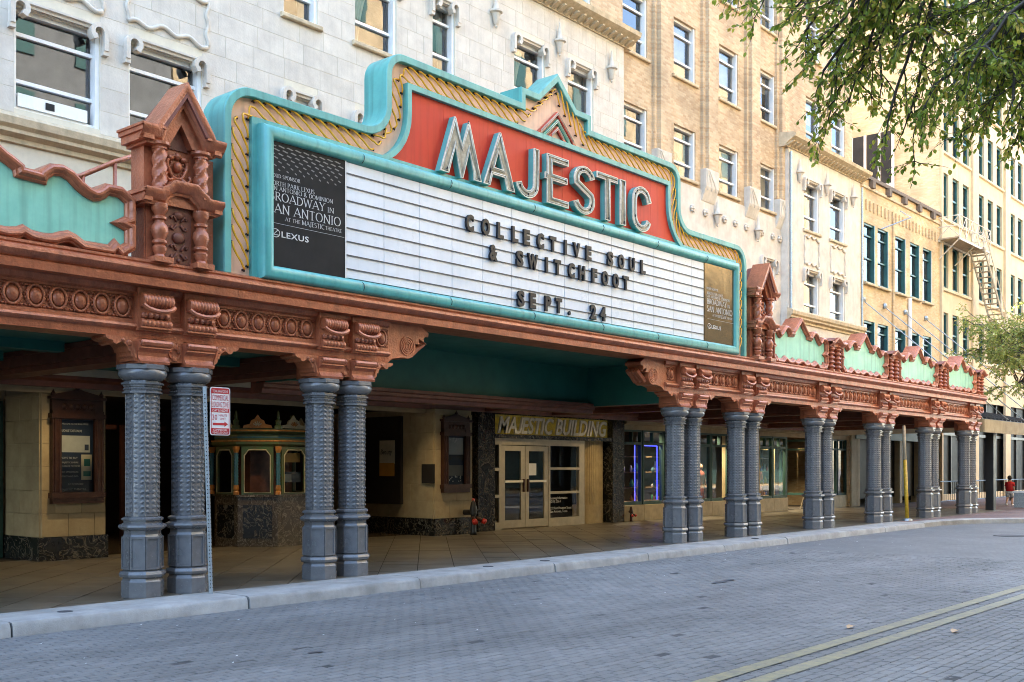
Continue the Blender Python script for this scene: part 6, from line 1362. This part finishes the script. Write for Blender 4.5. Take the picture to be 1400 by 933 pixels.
# =================================================================== person
pe = empty('person', (34.3, 1.2, 0), 'child in red shirt and pale grey shorts walking past the iron railing', 'person')
def skinned(name, pts, edges, rad, mt_, par, sub=2):
    me = bpy.data.meshes.new(name); me.from_pydata(pts, edges, []); me.skin_vertices.new() if hasattr(me.skin_vertices, 'new') else None
    o = bpy.data.objects.new(name, me); COL.objects.link(o); md_ = o.modifiers.new('skin', 'SKIN'); 
    if not len(me.skin_vertices): 
        bpy.context.view_layer.objects.active = o
    for i, r_ in enumerate(rad): me.skin_vertices[0].data[i].radius = (r_, r_)
    me.skin_vertices[0].data[0].use_root = True
    s_ = o.modifiers.new('sub', 'SUBSURF'); s_.levels = sub; s_.render_levels = sub; me.materials.append(MATS[mt_]); o.parent = par; return o
def loft(rings, n=12):
    m_ = MB(); b = 0
    for (c, rx, ry) in rings:
        for k in range(n): a = 2 * math.pi * k / n; m_.v.append((c[0] + rx * math.cos(a), c[1] + ry * math.sin(a), c[2]))
    for j in range(len(rings) - 1):
        for k in range(n): m_.f.append((j * n + k, j * n + (k + 1) % n, (j + 1) * n + (k + 1) % n, (j + 1) * n + k))
    m_.f.append(tuple(range(n - 1, -1, -1))); m_.f.append(tuple((len(rings) - 1) * n + k for k in range(n))); return m_
mat('shirt_red', (.5, .015, .02), .8); mat('shorts_grey', (.5, .52, .55), .8); mat('hair_dark', (.02, .014, .01), .6)
PTS = [(0, 0, .66), (0, 0, .8), (0, 0, .98), (0, 0, 1.06), (.02, 0, 1.18), (0, -.07, .62), (.10, -.075, .36), (.02, -.075, .06), (.12, -.08, .02), (0, .07, .62), (-.03, .075, .36), (-.22, .075, .12), (-.20, .08, .03),
       (0, -.13, .98), (-.05, -.17, .78), (.06, -.17, .62), (.09, -.17, .57), (0, .13, .98), (.04, .17, .78), (.15, .16, .66), (.19, .16, .63)]
EDG = [(0, 1), (1, 2), (2, 3), (3, 4), (0, 5), (5, 6), (6, 7), (7, 8), (0, 9), (9, 10), (10, 11), (11, 12), (2, 13), (13, 14), (14, 15), (15, 16), (2, 17), (17, 18), (18, 19), (19, 20)]
RAD = [.1, .1, .1, .045, .09, .075, .05, .035, .03, .075, .05, .035, .03, .05, .038, .028, .026, .05, .038, .028, .026]
def person_body():
    me = bpy.data.meshes.new('body'); me.from_pydata(PTS, EDG, []); o = bpy.data.objects.new('body', me); COL.objects.link(o)
    o.modifiers.new('skin', 'SKIN')
    if not len(me.skin_vertices): me.attributes.new('x', 'FLOAT', 'POINT')
    try:
        for i, r_ in enumerate(RAD): me.skin_vertices[0].data[i].radius = (r_, r_)
        me.skin_vertices[0].data[0].use_root = True
    except Exception:
        bpy.context.view_layer.objects.active = o; o.select_set(True); bpy.ops.object.mode_set(mode='EDIT'); bpy.ops.object.mode_set(mode='OBJECT')
    s_ = o.modifiers.new('sub', 'SUBSURF'); s_.levels = 2; s_.render_levels = 2; me.materials.append(MATS['skin']); o.parent = pe
    return o
bd = person_body()
def lp(rings, nm, mt_, par=None):
    m_ = loft(rings); return m_.build(nm, mt_, pe, True, None, True)
sh_ = lp([((0, 0, .62), .13, .165), ((0, 0, .75), .13, .165), ((0, 0, .92), .125, .165), ((0, 0, 1.01), .11, .16), ((0, 0, 1.05), .06, .08)], 'shirt', 'shirt_red')
for sg in (-1, 1): MB().tube([(0, sg * .12, 1.0), (-.02 if sg < 0 else .02, sg * .175, .84)], [.07, .062], 10).build('sleeve', 'shirt_red', pe, True, None, True)
lp([((.0, 0, .67), .125, .15), ((0, 0, .56), .13, .155), ((0, 0, .50), .12, .15)], 'shorts', 'shorts_grey')
MB().tube([(.01, -.075, .58), (.075, -.078, .36)], [.085, .08], 10).tube([(-.01, .075, .58), (-.03, .078, .36)], [.085, .08], 10).build('shorts_leg', 'shorts_grey', pe, True, None, True)
MB().ball((-.015, 0, 1.215), .105, .1, .1, 12, 8).build('hair', 'hair_dark', pe, True, None, True)
for x, y, z in ((.10, -.08, .03), (-.19, .08, .05)): MB().ball((x, y, z), .1, .045, .04, 10, 6).build('shoe', 'sign_white', pe, True, None, True)
